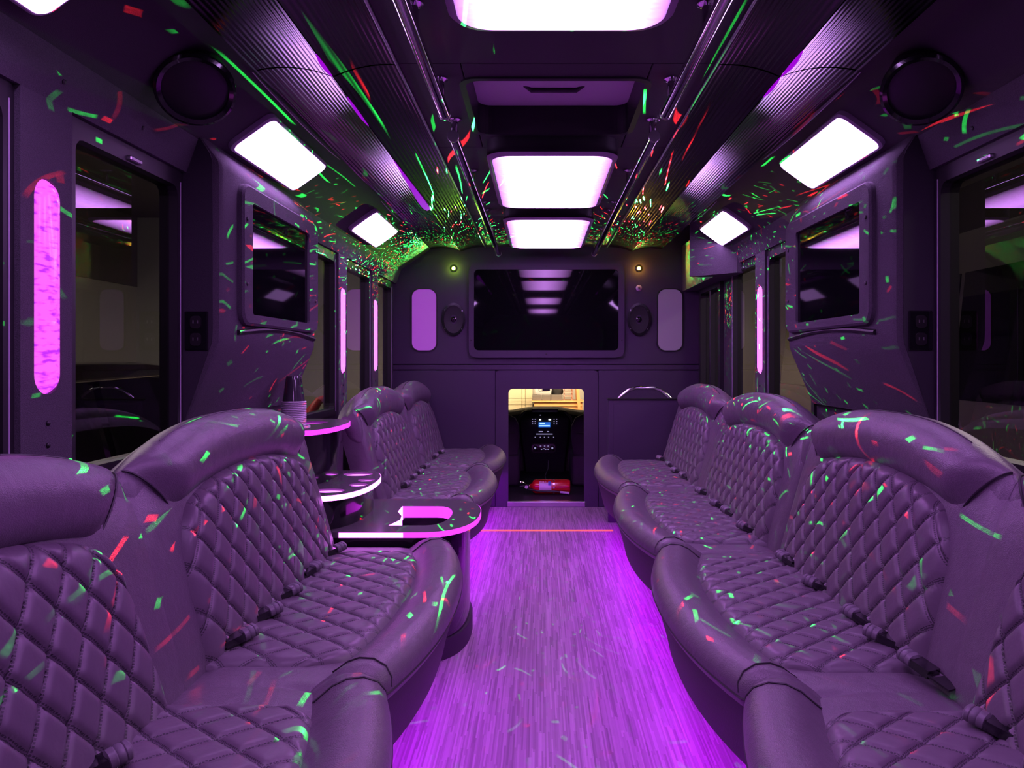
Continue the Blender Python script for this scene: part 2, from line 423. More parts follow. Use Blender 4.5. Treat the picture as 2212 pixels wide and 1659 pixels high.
# lower left with door frame panel
ppanel('lower_panel', -1.25, DX0-0.10, 0, 1.060)
ppanel('lower_panel', 0.405, 1.25, 0, 1.060)
outer = [(DX0-0.098, 0.0), (0.40, 0.0)] ; 
o_l = rr(DX0-0.098, 0.402, -0.2, 1.060, 0.03); i_l = rr(DX0, DX1, -0.2+0.05, DZ1, 0.035)
g = G().frame(o_l, i_l, FY, YF-0.004, YF+0.05)
g.v = [(x, y, max(z, 0.0)) for x, y, z in g.v]
build('doorway_surround', g, M_PART, part_w)
build('door_sill', G().box((DX0-0.01, YF-0.02, 0.0), (DX1+0.01, YF+0.06, 0.045), 0.006), M_STEEL, part_w)
build('door_catch', G().box((-0.03, YF-0.006, DZ1-0.016), (0.03, YF+0.05, DZ1+0.004), 0.003), M_BLACK, part_w)

# front TV with its frame
tv = thing('television', 'wide black television in a rounded frame on the front partition', 'television', (0, YF, 1.16))
cx = 0.0
outer = rr(-0.60, 0.605, 1.160, 1.890, 0.06); inner = rr(-0.560, 0.560, 1.216, 1.842, 0.035)
build('frame', G().frame(outer, inner, FY, YF-0.030, YF+0.002), M_PART, tv)
build('screen', G().box((-0.565, YF-0.018, 1.21), (0.565, YF-0.012, 1.848)), M_SCREEN, tv)
for x, z in ((0.0, 1.866), (0.0, 1.188), (-0.58, 1.295), (0.585, 1.295)):
    build('screw', G().lathe([(0.006, 0), (0.006, 0.003), (0.003, 0.004)], (x, YF-0.030, z), (0, -1, 0), 10), M_BLACK, tv)
# lit pill panes
M_PILL1 = emit('frosted_pane_lit', (0.27, 0.035, 0.42), 0.85, (0.16, 0.13, 0.17)); M_PILL2 = emit('frosted_pane_dim', (0.10, 0.05, 0.14), 0.55, (0.20, 0.16, 0.21))
for x, m, lab in ((-0.948, M_PILL1, 'glowing violet pill-shaped pane beside the left partition speaker'), (0.962, M_PILL2, 'dim lilac pill-shaped pane beside the right partition speaker')):
    t = thing('wall_pane', lab, 'pane', (x, YF, 1.216))
    build('pane', G().prism(rr(x-0.094, x+0.094, 1.216, 1.690, 0.06, 8), FY, YF-0.006, YF+0.002), m, t)
    build('bezel', G().frame(rr(x-0.103, x+0.103, 1.207, 1.699, 0.068, 8), rr(x-0.094, x+0.094, 1.216, 1.690, 0.06, 8), FY, YF-0.009, YF+0.002), M_BLACK, t)
# oval speakers
def ell(cx, cz, rx, rz, n=32): return [(cx+rx*math.cos(2*PI*k/n), cz+rz*math.sin(2*PI*k/n)) for k in range(n)]
for x, lab in ((-0.719, 'oval black speaker left of the front television'), (0.72, 'oval black speaker right of the front television')):
    z = 1.457; t = thing('speaker', lab, 'speaker', (x, YF, z-0.13))
    build('bezel', G().frame(ell(x, z, 0.092, 0.128), ell(x, z, 0.075, 0.108), FY, YF-0.018, YF+0.002), M_GLOSS, t, smooth=True)
    rows = [[(x+0.076*r*math.cos(2*PI*k/32), YF-0.004+0.006*(1-r), z+0.109*r*math.sin(2*PI*k/32)) for k in range(32)] for r in (1, 0.85, 0.6, 0.35, 0.05)]
    g = G().grid(rows, True); g.f.append(tuple(4*32+k for k in range(32)))
    build('cone', g, M_BLACK, t, smooth=True)
    build('tweeter', G().lathe([(0.022, 0), (0.022, 0.008), (0.012, 0.014)], (x, YF-0.002, z), (0, -1, 0), 20), M_GLOSS, t, smooth=True)
    for a in (0.6, 2.5, 3.8, 5.6):
        build('screw', G().lathe([(0.005, 0), (0.005, 0.003)], (x+0.083*math.cos(a), YF-0.018, z+0.118*math.sin(a)), (0, -1, 0), 8), M_CHROME, t)
t = thing('motion_sensor', 'small round grey sensor under the orange laser projector', 'sensor', (0.72, YF, 1.68))
build('dome', G().lathe([(0.024, 0), (0.024, 0.006), (0.016, 0.012), (0.006, 0.014)], (0.72, YF, 1.70), (0, -1, 0), 20), M_LAMPRIM, t, smooth=True)
build('lens', G().lathe([(0.007, 0), (0.005, 0.004)], (0.72, YF-0.0135, 1.70), (0, -1, 0), 12), M_BLACK, t)

# ------------------------------------------------------------------ laser projectors (real spot lights with a diffraction-grating pattern)
LUP = -1.9
def laser_nodes(ld, scale, green_share, haze, seed, gcol, rcol, hz, side):
    ld.use_nodes = True; nt = ld.node_tree; N, L = nt.nodes, nt.links; em = N['Emission']
    tc = N.new('ShaderNodeTexCoord'); sp = N.new('ShaderNodeSeparateXYZ'); L.new(tc.outputs['Normal'], sp.inputs[0])
    def mn(op, a, b=None, c=None):
        n = N.new('ShaderNodeMath'); n.operation = op
        for i, x in enumerate((a, b, c)):
            if x is None: continue
            if isinstance(x, (int, float)): n.inputs[i].default_value = x
            else: L.new(x, n.inputs[i])
        return n.outputs[0]
    den = mn('ADD', mn('ABSOLUTE', sp.outputs[2]), 1.0)
    cb = N.new('ShaderNodeCombineXYZ'); L.new(mn('DIVIDE', sp.outputs[0], den), cb.inputs[0]); L.new(mn('DIVIDE', sp.outputs[1], den), cb.inputs[1])
    total = None
    for li, (sc, ln, wd, thr) in enumerate(((scale, 0.30, 0.038, 0.28), (scale*0.5, 0.36, 0.018, 0.5), (scale*1.45, 0.13, 0.075, 0.35))):
        mp = N.new('ShaderNodeMapping'); mp.inputs['Location'].default_value = (seed+li*3.7, seed*1.3+li*5.1, 0); mp.inputs['Scale'].default_value = (sc, sc, sc)
        L.new(cb.outputs[0], mp.inputs[0])
        # slight curvature of the beams
        vo = N.new('ShaderNodeTexVoronoi'); vo.voronoi_dimensions = '2D'; vo.inputs['Scale'].default_value = 1.0; vo.inputs['Randomness'].default_value = 0.9
        L.new(mp.outputs[0], vo.inputs['Vector'])
        sb = N.new('ShaderNodeVectorMath'); sb.operation = 'SUBTRACT'; L.new(mp.outputs[0], sb.inputs[0]); L.new(vo.outputs['Position'], sb.inputs[1])
        cs = N.new('ShaderNodeSeparateColor'); L.new(vo.outputs['Color'], cs.inputs[0])
        ro = N.new('ShaderNodeVectorRotate'); ro.rotation_type = 'Z_AXIS'; L.new(sb.outputs[0], ro.inputs['Vector']); L.new(mn('MULTIPLY', cs.outputs[0], 6.283), ro.inputs['Angle'])
        s2 = N.new('ShaderNodeSeparateXYZ'); L.new(ro.outputs[0], s2.inputs[0])
        lr = mn('MULTIPLY_ADD', cs.outputs[2], ln, ln*0.25)
        uu = mn('DIVIDE', mn('ABSOLUTE', s2.outputs[0]), lr)
        vv = mn('DIVIDE', mn('ABSOLUTE', mn('MULTIPLY_ADD', mn('MULTIPLY', s2.outputs[0], s2.outputs[0]), 0.5, s2.outputs[1])), wd)
        d = mn('MAXIMUM', uu, vv)
        mask = mn('MINIMUM', mn('MAXIMUM', mn('MULTIPLY', mn('SUBTRACT', 1.0, d), 4.0), 0.0), 1.0)
        nz = N.new('ShaderNodeTexNoise'); nz.inputs['Scale'].default_value = 9.0; L.new(mp.outputs[0], nz.inputs['Vector'])
        r2 = mn('FRACT', mn('MULTIPLY', cs.outputs[0], 7.13))
        on = mn('GREATER_THAN', r2, thr)
        mask = mn('MULTIPLY', mn('MULTIPLY', mask, on), mn('MULTIPLY_ADD', mn('POWER', mn('FRACT', mn('MULTIPLY', cs.outputs[2], 5.7)), 2.5), 1.0, 0.12))
        mask = mn('MULTIPLY', mask, mn('MULTIPLY', nz.outputs['Fac'], 1.8))
        isg = mn('LESS_THAN', cs.outputs[1], green_share)
        mc = N.new('ShaderNodeMixRGB'); L.new(isg, mc.inputs[0]); mc.inputs[1].default_value = (*rcol, 1); mc.inputs[2].default_value = (*gcol, 1)
        vm = N.new('ShaderNodeVectorMath'); vm.operation = 'SCALE'; L.new(mc.outputs[0], vm.inputs[0]); L.new(mask, vm.inputs['Scale'])
        if total is None: total = vm.outputs[0]
        else:
            ad = N.new('ShaderNodeVectorMath'); ad.operation = 'ADD'; L.new(total, ad.inputs[0]); L.new(vm.outputs[0], ad.inputs[1]); total = ad.outputs[0]
    # the grating throws its beams mostly outwards and upwards, few straight down the aisle
    wide = mn('ABSOLUTE', sp.outputs[2])
    upw = mn('MINIMUM', mn('MAXIMUM', mn('MULTIPLY_ADD', sp.outputs[1], LUP, 0.95), 0.06), 1.4)
    shp = N.new('ShaderNodeVectorMath'); shp.operation = 'SCALE'; L.new(total, shp.inputs[0]); L.new(mn('MULTIPLY', upw, mn('ADD', 0.35, wide)), shp.inputs['Scale']); total = shp.outputs[0]
    # stray light of the grating: a flat fan at the device's own level, towards the near side wall
    hup = mn('EXPONENT', mn('MULTIPLY', mn('POWER', mn('ABSOLUTE', mn('DIVIDE', mn('ADD', sp.outputs[1], 0.01), 0.055)), 2.0), -1.0))
    out = mn('MINIMUM', mn('MAXIMUM', mn('MULTIPLY', sp.outputs[0], 7.0*side), 0.10), 1.0); hup = mn('MULTIPLY', hup, out)
    lob = mn('MULTIPLY', mn('MULTIPLY', mn('ADD', 0.12, mn('POWER', mn('ABSOLUTE', sp.outputs[2]), 4.0)), hup), haze)
    hzv = N.new('ShaderNodeVectorMath'); hzv.operation = 'SCALE'; hzv.inputs[0].default_value = hz; L.new(lob, hzv.inputs['Scale'])
    ad = N.new('ShaderNodeVectorMath'); ad.operation = 'ADD'; L.new(total, ad.inputs[0]); L.new(hzv.outputs[0], ad.inputs[1])
    L.new(ad.outputs[0], em.inputs['Color']); em.inputs['Strength'].default_value = 1.0
def projector(x, lab, lens_col, power, share, haze, hz, seed, yaw, stray):
    z = 1.853; t = thing('laser_projector', lab, 'laser projector', (x, YF, z-0.03))
    build('housing', G().lathe([(0.026, 0), (0.026, 0.008), (0.020, 0.012), (0.014, 0.012), (0.013, 0.006)], (x, YF, z), (0, -1, 0), 24), M_BLACK, t, smooth=True)
    m = emit('laser_lens_'+('green' if x < 0 else 'amber'), lens_col, 40.0)
    build('lens', G().lathe([(0.013, 0), (0.010, 0.004), (0.003, 0.006)], (x, YF-0.0065, z), (0, -1, 0), 20), m, t, smooth=True)
    d = bpy.data.lights.new('laser_beam_light', 'SPOT'); d.energy = power; d.spot_size = math.radians(160); d.spot_blend = 0.25; d.shadow_soft_size = 0.0
    laser_nodes(d, 64.0, share, haze, seed, (0.02, 1.0, 0.10), (1.0, 0.02, 0.03), hz, -1 if x < 0 else 1)
    o = bpy.data.objects.new('laser_beam_light', d); COL.objects.link(o); o.parent = t; o.location = (0, -0.035, 0.03)
    o.rotation_euler = (math.radians(-90), 0, yaw)
    p = bpy.data.lights.new('aperture_glow_light', 'POINT'); p.energy = stray[0]; p.color = stray[1]; p.shadow_soft_size = 0.012
    q = bpy.data.objects.new('aperture_glow_light', p); COL.objects.link(q); q.parent = t; q.location = (0, -0.05, 0.03)
projector(-0.719, 'small laser projector glowing yellow-green on the partition', (0.55, 1.0, 0.05), 5000, 0.72, 0.010, (0.28, 1.0, 0.05), 1.3, 0.0, (0.6, (0.45, 1.0, 0.03)))
projector(0.72, 'small laser projector glowing amber on the partition', (1.0, 0.62, 0.05), 4200, 0.55, 0.005, (1.0, 0.70, 0.05), 8.1, 0.0, (0.5, (1.0, 0.55, 0.04)))

# ------------------------------------------------------------------ lamps
def ceiling_lamp(y0, y1, label):
    t = thing('ceiling_light', label, 'ceiling light', (0, (y0+y1)/2, 1.944), 'ceiling light panels')
    w = 0.265
    yc = (y0+y1)/2
    g = G(); loops = []
    for (k, z) in ((0.0, CZ), (0.0, 1.958), (0.010, 1.948), (0.022, 1.946)):
        loops.append([(u, v, z) for u, v in rr(-w+k, w-k, y0+k, y1-k, 0.09-k*0.5, 8)])
    g.grid(loops[:2], True); build('housing', g, M_BLACK, t, smooth=True)
    build('rim', G().grid(loops[1:], True), M_LAMPRIM, t, smooth=True)
    g = G(); L2 = [(u, v, 1.946) for u, v in rr(-w+0.022, w-0.022, y0+0.022, y1-0.022, 0.08, 8)]
    g.add(L2, [tuple(range(len(L2)))])
    build('diffuser', g, M_CLAMP, t)
ceiling_lamp(0.80, 1.87, 'large rounded ceiling light panel nearest the viewer, cut by the top edge')
ceiling_lamp(-1.37, -0.30, 'rounded ceiling light panel over the aisle behind the viewer')
ceiling_lamp(2.97, 4.04, 'rounded ceiling light panel between the roof hatch and the farthest panel')
ceiling_lamp(4.34, 5.49, 'farthest rounded ceiling light panel just before the partition')

def slope_pt(s, t, y, n=0.0):     # t 0..1 down the sloping panel, n = height off it
    q = A0[0]+(A1[0]-A0[0])*t; z = A0[1]+(A1[1]-A0[1])*t
    L = math.hypot(A1[0]-A0[0], A1[1]-A0[1]); nq, nz = (A1[1]-A0[1])/L, -(A1[0]-A0[0])/L
    return (s*(q+nq*n), y, z+nz*n)
SL = math.hypot(A1[0]-A0[0], A1[1]-A0[1])
def side_lamp(s, y0, y1, label):
    t = thing('side_light', label, 'side light', slope_pt(s, 0.5, (y0+y1)/2), 'rectangular side lamps on the sloping panels')
    def F(u, v, d): return slope_pt(s, v/SL, u, d)
    v0, v1 = 0.20*SL, 0.87*SL
    loops = []
    for k, d in ((0, 0.0), (0, 0.016), (0.006, 0.022), (0.010, 0.022)):
        loops.append([F(u, v, d) for u, v in rr(y0+k, y1-k, v0+k, v1-k, 0.035-k*0.5, 6)])
    build('rim', G().grid(loops, True), M_LAMPRIM, t, smooth=True)
    g = G(); L2 = [F(u, v, 0.0225) for u, v in rr(y0+0.010, y1-0.010, v0+0.010, v1-0.010, 0.03, 6)]
    g.add(L2, [tuple(range(len(L2)))]); build('diffuser', g, M_SLAMP, t)
side_lamp(-1, 0.92, 1.58, 'bright side lamp at the top left corner, mostly cut off')
side_lamp(-1, 2.53, 3.19, 'large bright side lamp above the left television')
side_lamp(-1, 4.13, 4.79, 'smaller bright side lamp farther along the left panel')
side_lamp(1, 0.90, 1.56, 'bright side lamp on the right panel above the nearest right window')
side_lamp(1, 2.50, 3.16, 'large bright side lamp above the right television')
side_lamp(1, 4.09, 4.72, 'smaller bright side lamp farther along the right panel')
# round speakers in the slope
def slope_speaker(s, label):
    y = 2.05; t = thing('speaker', label, 'speaker', slope_pt(s, 0.5, y))
    n = Vector((-s*0.35, -0.62, -0.70)).normalized(); o = Vector(slope_pt(s, 0.5, y, 0.06))
    build('pod', G().lathe([(0.085, -0.10), (0.098, -0.03), (0.104, 0.0)], o, n, 40), M_BLACK, t, smooth=True)
    build('ring', G().lathe([(0.104, 0.0), (0.103, 0.010), (0.095, 0.016), (0.084, 0.012), (0.082, 0.002)], o, n, 40), M_GLOSS, t, smooth=True)
    build('grille', G().lathe([(0.083, 0.002), (0.06, 0.008), (0.02, 0.011)], o, n, 32), M_BLACK, t, smooth=True)
slope_speaker(-1, 'round black speaker in the left sloping panel'); slope_speaker(1, 'round black speaker in the right sloping panel')

# ------------------------------------------------------------------ roof hatch
t = thing('roof_hatch', 'recessed purple roof hatch with a handle between the ceiling lights', 'hatch', (0, 2.65, CZ))
M_LID = pbr('hatch_lid', (0.72, 0.66, 0.74), 0.5)
o_l = rr(-HX, HX, HY0, HY1, 0.05, 6); o_o = rr(-HX-0.02, HX+0.02, HY0-0.02, HY1+0.02, 0.06, 6)
build('frame', G().frame(o_o, o_l, FZ, CZ-0.006, CZ+0.11), M_BLACK, t)
build('lid', G().box((-HX-0.01, HY0-0.01, 2.125), (HX+0.01, HY1+0.01, 2.14)), M_LID, t)
build('handle_tray', G().prism(rr(-0.20, 0.20, HY0+0.06, HY1-0.22, 0.05), FZ, 2.105, 2.126), M_LID, t)
build('handle', G().tube([(-0.12, 2.66, 2.122), (-0.08, 2.69, 2.10), (0.08, 2.69, 2.10), (0.12, 2.66, 2.122)], 0.010, 10), M_BLACK, t, smooth=True)

# ------------------------------------------------------------------ grab rails
def rail(s, y0, y1, posts, label):
    x = s*0.36; z = 1.944
    t = thing('grab_rail', label, 'grab rail', (x, (y0+y1)/2, z))
    build('bar', G().tube([(x, y0, z), (x, y1, z)], 0.019, 18), M_CHROME, t, smooth=True)
    for y in (y0, y1):
        build('end_cap', G().lathe([(0.0205, -0.006), (0.0215, 0.0), (0.0205, 0.008)], (x, y, z), (0, 1, 0), 20), M_STEEL, t, smooth=True)
    for y in posts:
        p = build('bracket', G().lathe([(0.013, 0), (0.013, 0.085)], (x, y, z), (0, 0, 1), 16), M_CHROME, t, smooth=True)
        build('flange', G().lathe([(0.026, 0), (0.026, 0.006), (0.014, 0.012)], (x, y, CZ), (0, 0, -1), 20), M_CHROME, p, smooth=True)
for s, w in ((-1, 'left'), (1, 'right')):
    rail(s, -0.5, 2.466, (-0.3, 0.8, 1.86, 2.36), 'chrome ceiling grab rail %s of the nearest ceiling light' % w)
    rail(s, 2.72, 5.73, (2.76, 3.5, 4.2, 4.42, 5.05, 5.6), 'long chrome ceiling grab rail %s of the two far ceiling lights' % w)

# ------------------------------------------------------------------ windows
WN = [0]
def window(s, y0, y1, label, slider=True):
    WN[0] += 1
    t = thing('window_%d' % WN[0], label, 'window', (s*1.22, (y0+y1)/2, 0.84), kind='structure')
    F = FX(s)
    z0, z1 = 0.84, 1.735
    build('frame', G().frame(rr(y0, y1, z0, z1, 0.02, 3), rr(y0+0.035, y1-0.035, z0+0.035, z1-0.05, 0.03, 3), F, 1.178, 1.235), M_FRAME, t)
    build('glass', G().box((min(s*1.205, s*1.21), y0+0.03, z0+0.03), (max(s*1.205, s*1.21), y1-0.03, z1-0.04)), M_GLASS, t)
    build('inner_trim', G().tube([F(y1-0.018, 0.86, 1.1775), F(y1-0.018, 1.70, 1.1775)], 0.0022, 6), M_LAMPRIM, t)
    build('latch', G().box((min(s*1.166, s*1.182), (y0+y1)/2-0.03, 1.69), (max(s*1.166, s*1.182), (y0+y1)/2+0.03, 1.703), 0.003), M_STEEL, t)
for s, spans in ((-1, (((-0.55, 0.30), 'tinted window on the left side behind the viewer'), ((0.48, 1.63), 'tinted left window before the pillar with the wide light bar'), ((1.81, 2.40), 'tinted left window between the wide light bar and the left television'),
        ((3.42, 4.21), 'tinted left window just past the left television'), ((4.39, 5.06), 'tinted left window between the two slim light bars'), ((5.24, 5.80), 'narrow tinted left window next to the partition'))),
      (1, (((-0.55, 0.30), 'tinted window on the right side behind the viewer'), ((0.48, 1.63), 'tinted right window at the very edge of the view'), ((1.81, 2.36), 'tinted right window beside the right television'),
        ((3.40, 4.10), 'tinted right window just past the right television'), ((4.28, 4.86), 'dark tinted right window between slim light bar and entry door')))):
    for (a, b), lab in spans: window(s, a, b, lab)
# entry door on the right
t = thing('door_1', 'narrow dark entry door with tall pane next to the partition', 'door', (1.19, 5.46, 0.0), kind='structure')
build('door_frame', G().frame(rr(5.12, 5.80, 0.0, 1.735, 0.02, 3), rr(5.18, 5.74, 0.06, 1.64, 0.03, 3), FX(1), 1.165, 1.235), M_FRAME, t)
build('pane', G().box((1.205, 5.18, 0.06), (1.21, 5.74, 1.66)), M_GLASS, t)
build('centre_post', G().box((1.17, 5.44, 0.05), (1.23, 5.48, 1.65), 0.004), M_FRAME, t)

# pillars with glowing bars
def tube_mat():
    m, nt, b, N, L = newmat('seeded_acrylic_bar')
    tc = N.new('ShaderNodeTexCoord'); mp = N.new('ShaderNodeMapping'); mp.inputs['Scale'].default_value = (60, 26, 95); L.new(tc.outputs['Object'], mp.inputs[0])
    nz = N.new('ShaderNodeTexNoise'); nz.inputs['Scale'].default_value = 1.0; nz.inputs['Detail'].default_value = 1.5; L.new(mp.outputs[0], nz.inputs['Vector'])
    cr = N.new('ShaderNodeValToRGB'); cr.color_ramp.elements[0].position = 0.33; cr.color_ramp.elements[0].color = (0.42, 0.02, 0.75, 1)
    cr.color_ramp.elements[1].position = 0.50; cr.color_ramp.elements[1].color = (0.95, 0.10, 0.95, 1)
    L.new(nz.outputs['Fac'], cr.inputs[0]); L.new(cr.outputs[0], b.inputs['Emission Color']); b.inputs['Emission Strength'].default_value = 1.25
    b.inputs['Base Color'].default_value = (0.1, 0.02, 0.1, 1); b.inputs['Roughness'].default_value = 0.2
    return m
M_BAR = tube_mat()
M_BAR2 = emit('slim_bar', (0.85, 0.13, 1.0), 2.6)
def pillar(s, y0, y1, mat, label, plabel):
    F = FX(s); yc = (y0+y1)/2
    t = thing('trim_%d' % (7+len([o for o in ORG if o.name.startswith('trim_')])-6), plabel, 'pillar', (s*1.17, yc, 0.8), kind='structure')
    build('cover', G().frame(rr(y0, y1, 0.80, 1.74, 0.004, 1+6), rr(yc-0.046, yc+0.046, 1.065, 1.553, 0.046, 7), F, 1.165, 1.19), M_HEAD, t)
    for z in (0.95, 1.0):
        build('screw', G().lathe([(0.006, 0), (0.006, 0.003), (0.003, 0.005)], (s*1.165, yc, z), (-s, 0, 0), 10), M_BLACK, t)
    l = thing('light_bar', label, 'light bar', (s*1.18, yc, 1.065), 'pill-shaped light bars on the window pillars')
    rows = []
    loop = rr(yc-0.045, yc+0.045, 1.066, 1.552, 0.045, 7)
    cz = 1.309
    for k, d in ((1.0, 1.186), (1.0, 1.172), (0.8, 1.160), (0.4, 1.155)):
        rows.append([F(yc+(u-yc)*k, v if abs(v-cz) < 0.2 else cz+(0.198+(abs(v-cz)-0.198)*k)*(1 if v > cz else -1), d) for u, v in loop])
    g = G().grid(rows, True); g.f.append(tuple(3*len(loop)+i for i in range(len(loop))))
    build('diffuser', g, mat, l, smooth='all')
pillar(-1, 1.63, 1.81, M_BAR, 'wide glowing magenta light bar on the near left pillar', 'purple speckled pillar cover around the wide light bar')
pillar(-1, 4.21, 4.39, M_BAR2, 'slim bright magenta light bar past the left television', 'pillar cover around the first slim left light bar')
pillar(-1, 5.06, 5.24, M_BAR2, 'slim magenta light bar nearest the partition on the left', 'pillar cover around the second slim left light bar')
pillar(1, 4.10, 4.28, M_BAR2, 'slim violet light bar past the right television', 'pillar cover around the slim right light bar')
pillar(1, 1.63, 1.81, M_BAR, 'wide magenta light bar on the near right pillar beyond the frame', 'pillar cover around the near right light bar')

# ------------------------------------------------------------------ side television boxes
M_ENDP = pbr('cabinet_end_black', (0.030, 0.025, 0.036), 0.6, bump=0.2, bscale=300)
def tv_box(s, label_box, label_tv, label_out):
    F = FX(s)
    y0, y1 = (2.40, 3.42) if s < 0 else (2.37, 3.40)
    box = thing('television_cabinet', label_box, 'cabinet', (s*1.15, (y0+y1)/2, 0.9))
    g = G()
    prof = [(1.19, 0.95), (1.165, 0.95), (1.075, 1.165), (1.062, 1.20), (1.06, 1.24), (1.06, 1.755), (1.066, 1.778), (1.118, 1.850), (1.19, 1.852)]
    def ring(y, k, dy): return [(s*(q if q > 1.18 else q+k), y+dy, z) for q, z in prof]
    g.loft([ring(y0, 0.02, 0), ring(y0, 0.006, 0.006), ring(y0, 0.0, 0.02), ring(y1, 0.0, -0.02), ring(y1, 0.006, -0.006), ring(y1, 0.02, 0)])
    build('body', g, M_HEAD, box, smooth=True)
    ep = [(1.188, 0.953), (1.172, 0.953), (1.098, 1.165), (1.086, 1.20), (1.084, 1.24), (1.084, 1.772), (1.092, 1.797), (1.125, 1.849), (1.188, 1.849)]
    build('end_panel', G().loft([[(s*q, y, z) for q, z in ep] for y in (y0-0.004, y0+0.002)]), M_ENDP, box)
    # raised arched lip under the screen
    ya, yb = y0+0.135, y1-0.03
    lip = [F(ya+(yb-ya)*k/20, 1.235+0.022*math.sin(PI*k/20), 1.058) for k in range(21)]
    build('lip', G().tube(lip, 0.009, 8), M_BLACK, box, smooth=True)
    tv = thing('television', label_tv, 'television', (s*1.05, (ya+yb)/2, 1.25))
    so, si = rr(ya, yb, 1.262, 1.742, 0.05, 6), rr(y0+0.22, y0+0.865, 1.30, 1.684, 0.012, 6)
    loops = []
    for lo, d in ((so, 1.062), (so, 1.045)): loops.append([F(u, v, d) for u, v in lo])
    sm = rr(ya+0.008, yb-0.008, 1.27, 1.734, 0.045, 6)
    loops.append([F(u, v, 1.038) for u, v in sm]); loops.append([F(u, v, 1.040) for u, v in si]); loops.append([F(u, v, 1.058) for u, v in si])
    build('bezel', G().grid(loops, True), M_HEAD, tv, smooth=True)
    g = G().box((min(s*1.05, s*1.055), y0+0.21, 1.29), (max(s*1.05, s*1.055), y0+0.875, 1.694))
    build('screen', g, M_SCREEN, tv)
    for u, v in ((ya+0.03, 1.62), (ya+0.03, 1.40), (yb-0.045, 1.62), (yb-0.045, 1.40)):
        build('screw', G().lathe([(0.007, 0), (0.007, 0.003), (0.003, 0.005)], F(u, v, 1.039), (-s, 0, 0), 10), M_BLACK, tv)
    # outlet plate on the cabinet end facing the viewer
    xo = s*1.133 if s < 0 else s*1.135
    ot = thing('outlet', label_out, 'outlet', (xo, y0, 1.17))
    def FO(u, v, d): return (u, d, v)
    build('plate', G().box((xo-0.037, y0-0.010, 1.173), (xo+0.037, y0+0.001, 1.297), 0.004, 2), M_GLOSS, ot)
    for z in (1.262, 1.208):
        r = build('socket', G().prism(rr(xo-0.017, xo+0.017, z-0.02, z+0.02, 0.012), FY, y0-0.013, y0-0.009), M_BLACK, ot)
        for dx in (-0.007, 0.007):
            build('slot', G().box((xo+dx-0.0015, y0-0.0145, z-0.004), (xo+dx+0.0015, y0-0.0125, z+0.006)), M_STEEL, r)
tv_box(-1, 'black moulded cabinet bulging from the left wall around a television', 'black television set in the left wall cabinet', 'black outlet plate beside the left television cabinet')
tv_box(1, 'black moulded cabinet bulging from the right wall around a television', 'black television set in the right wall cabinet', 'black outlet plate beside the right television cabinet')

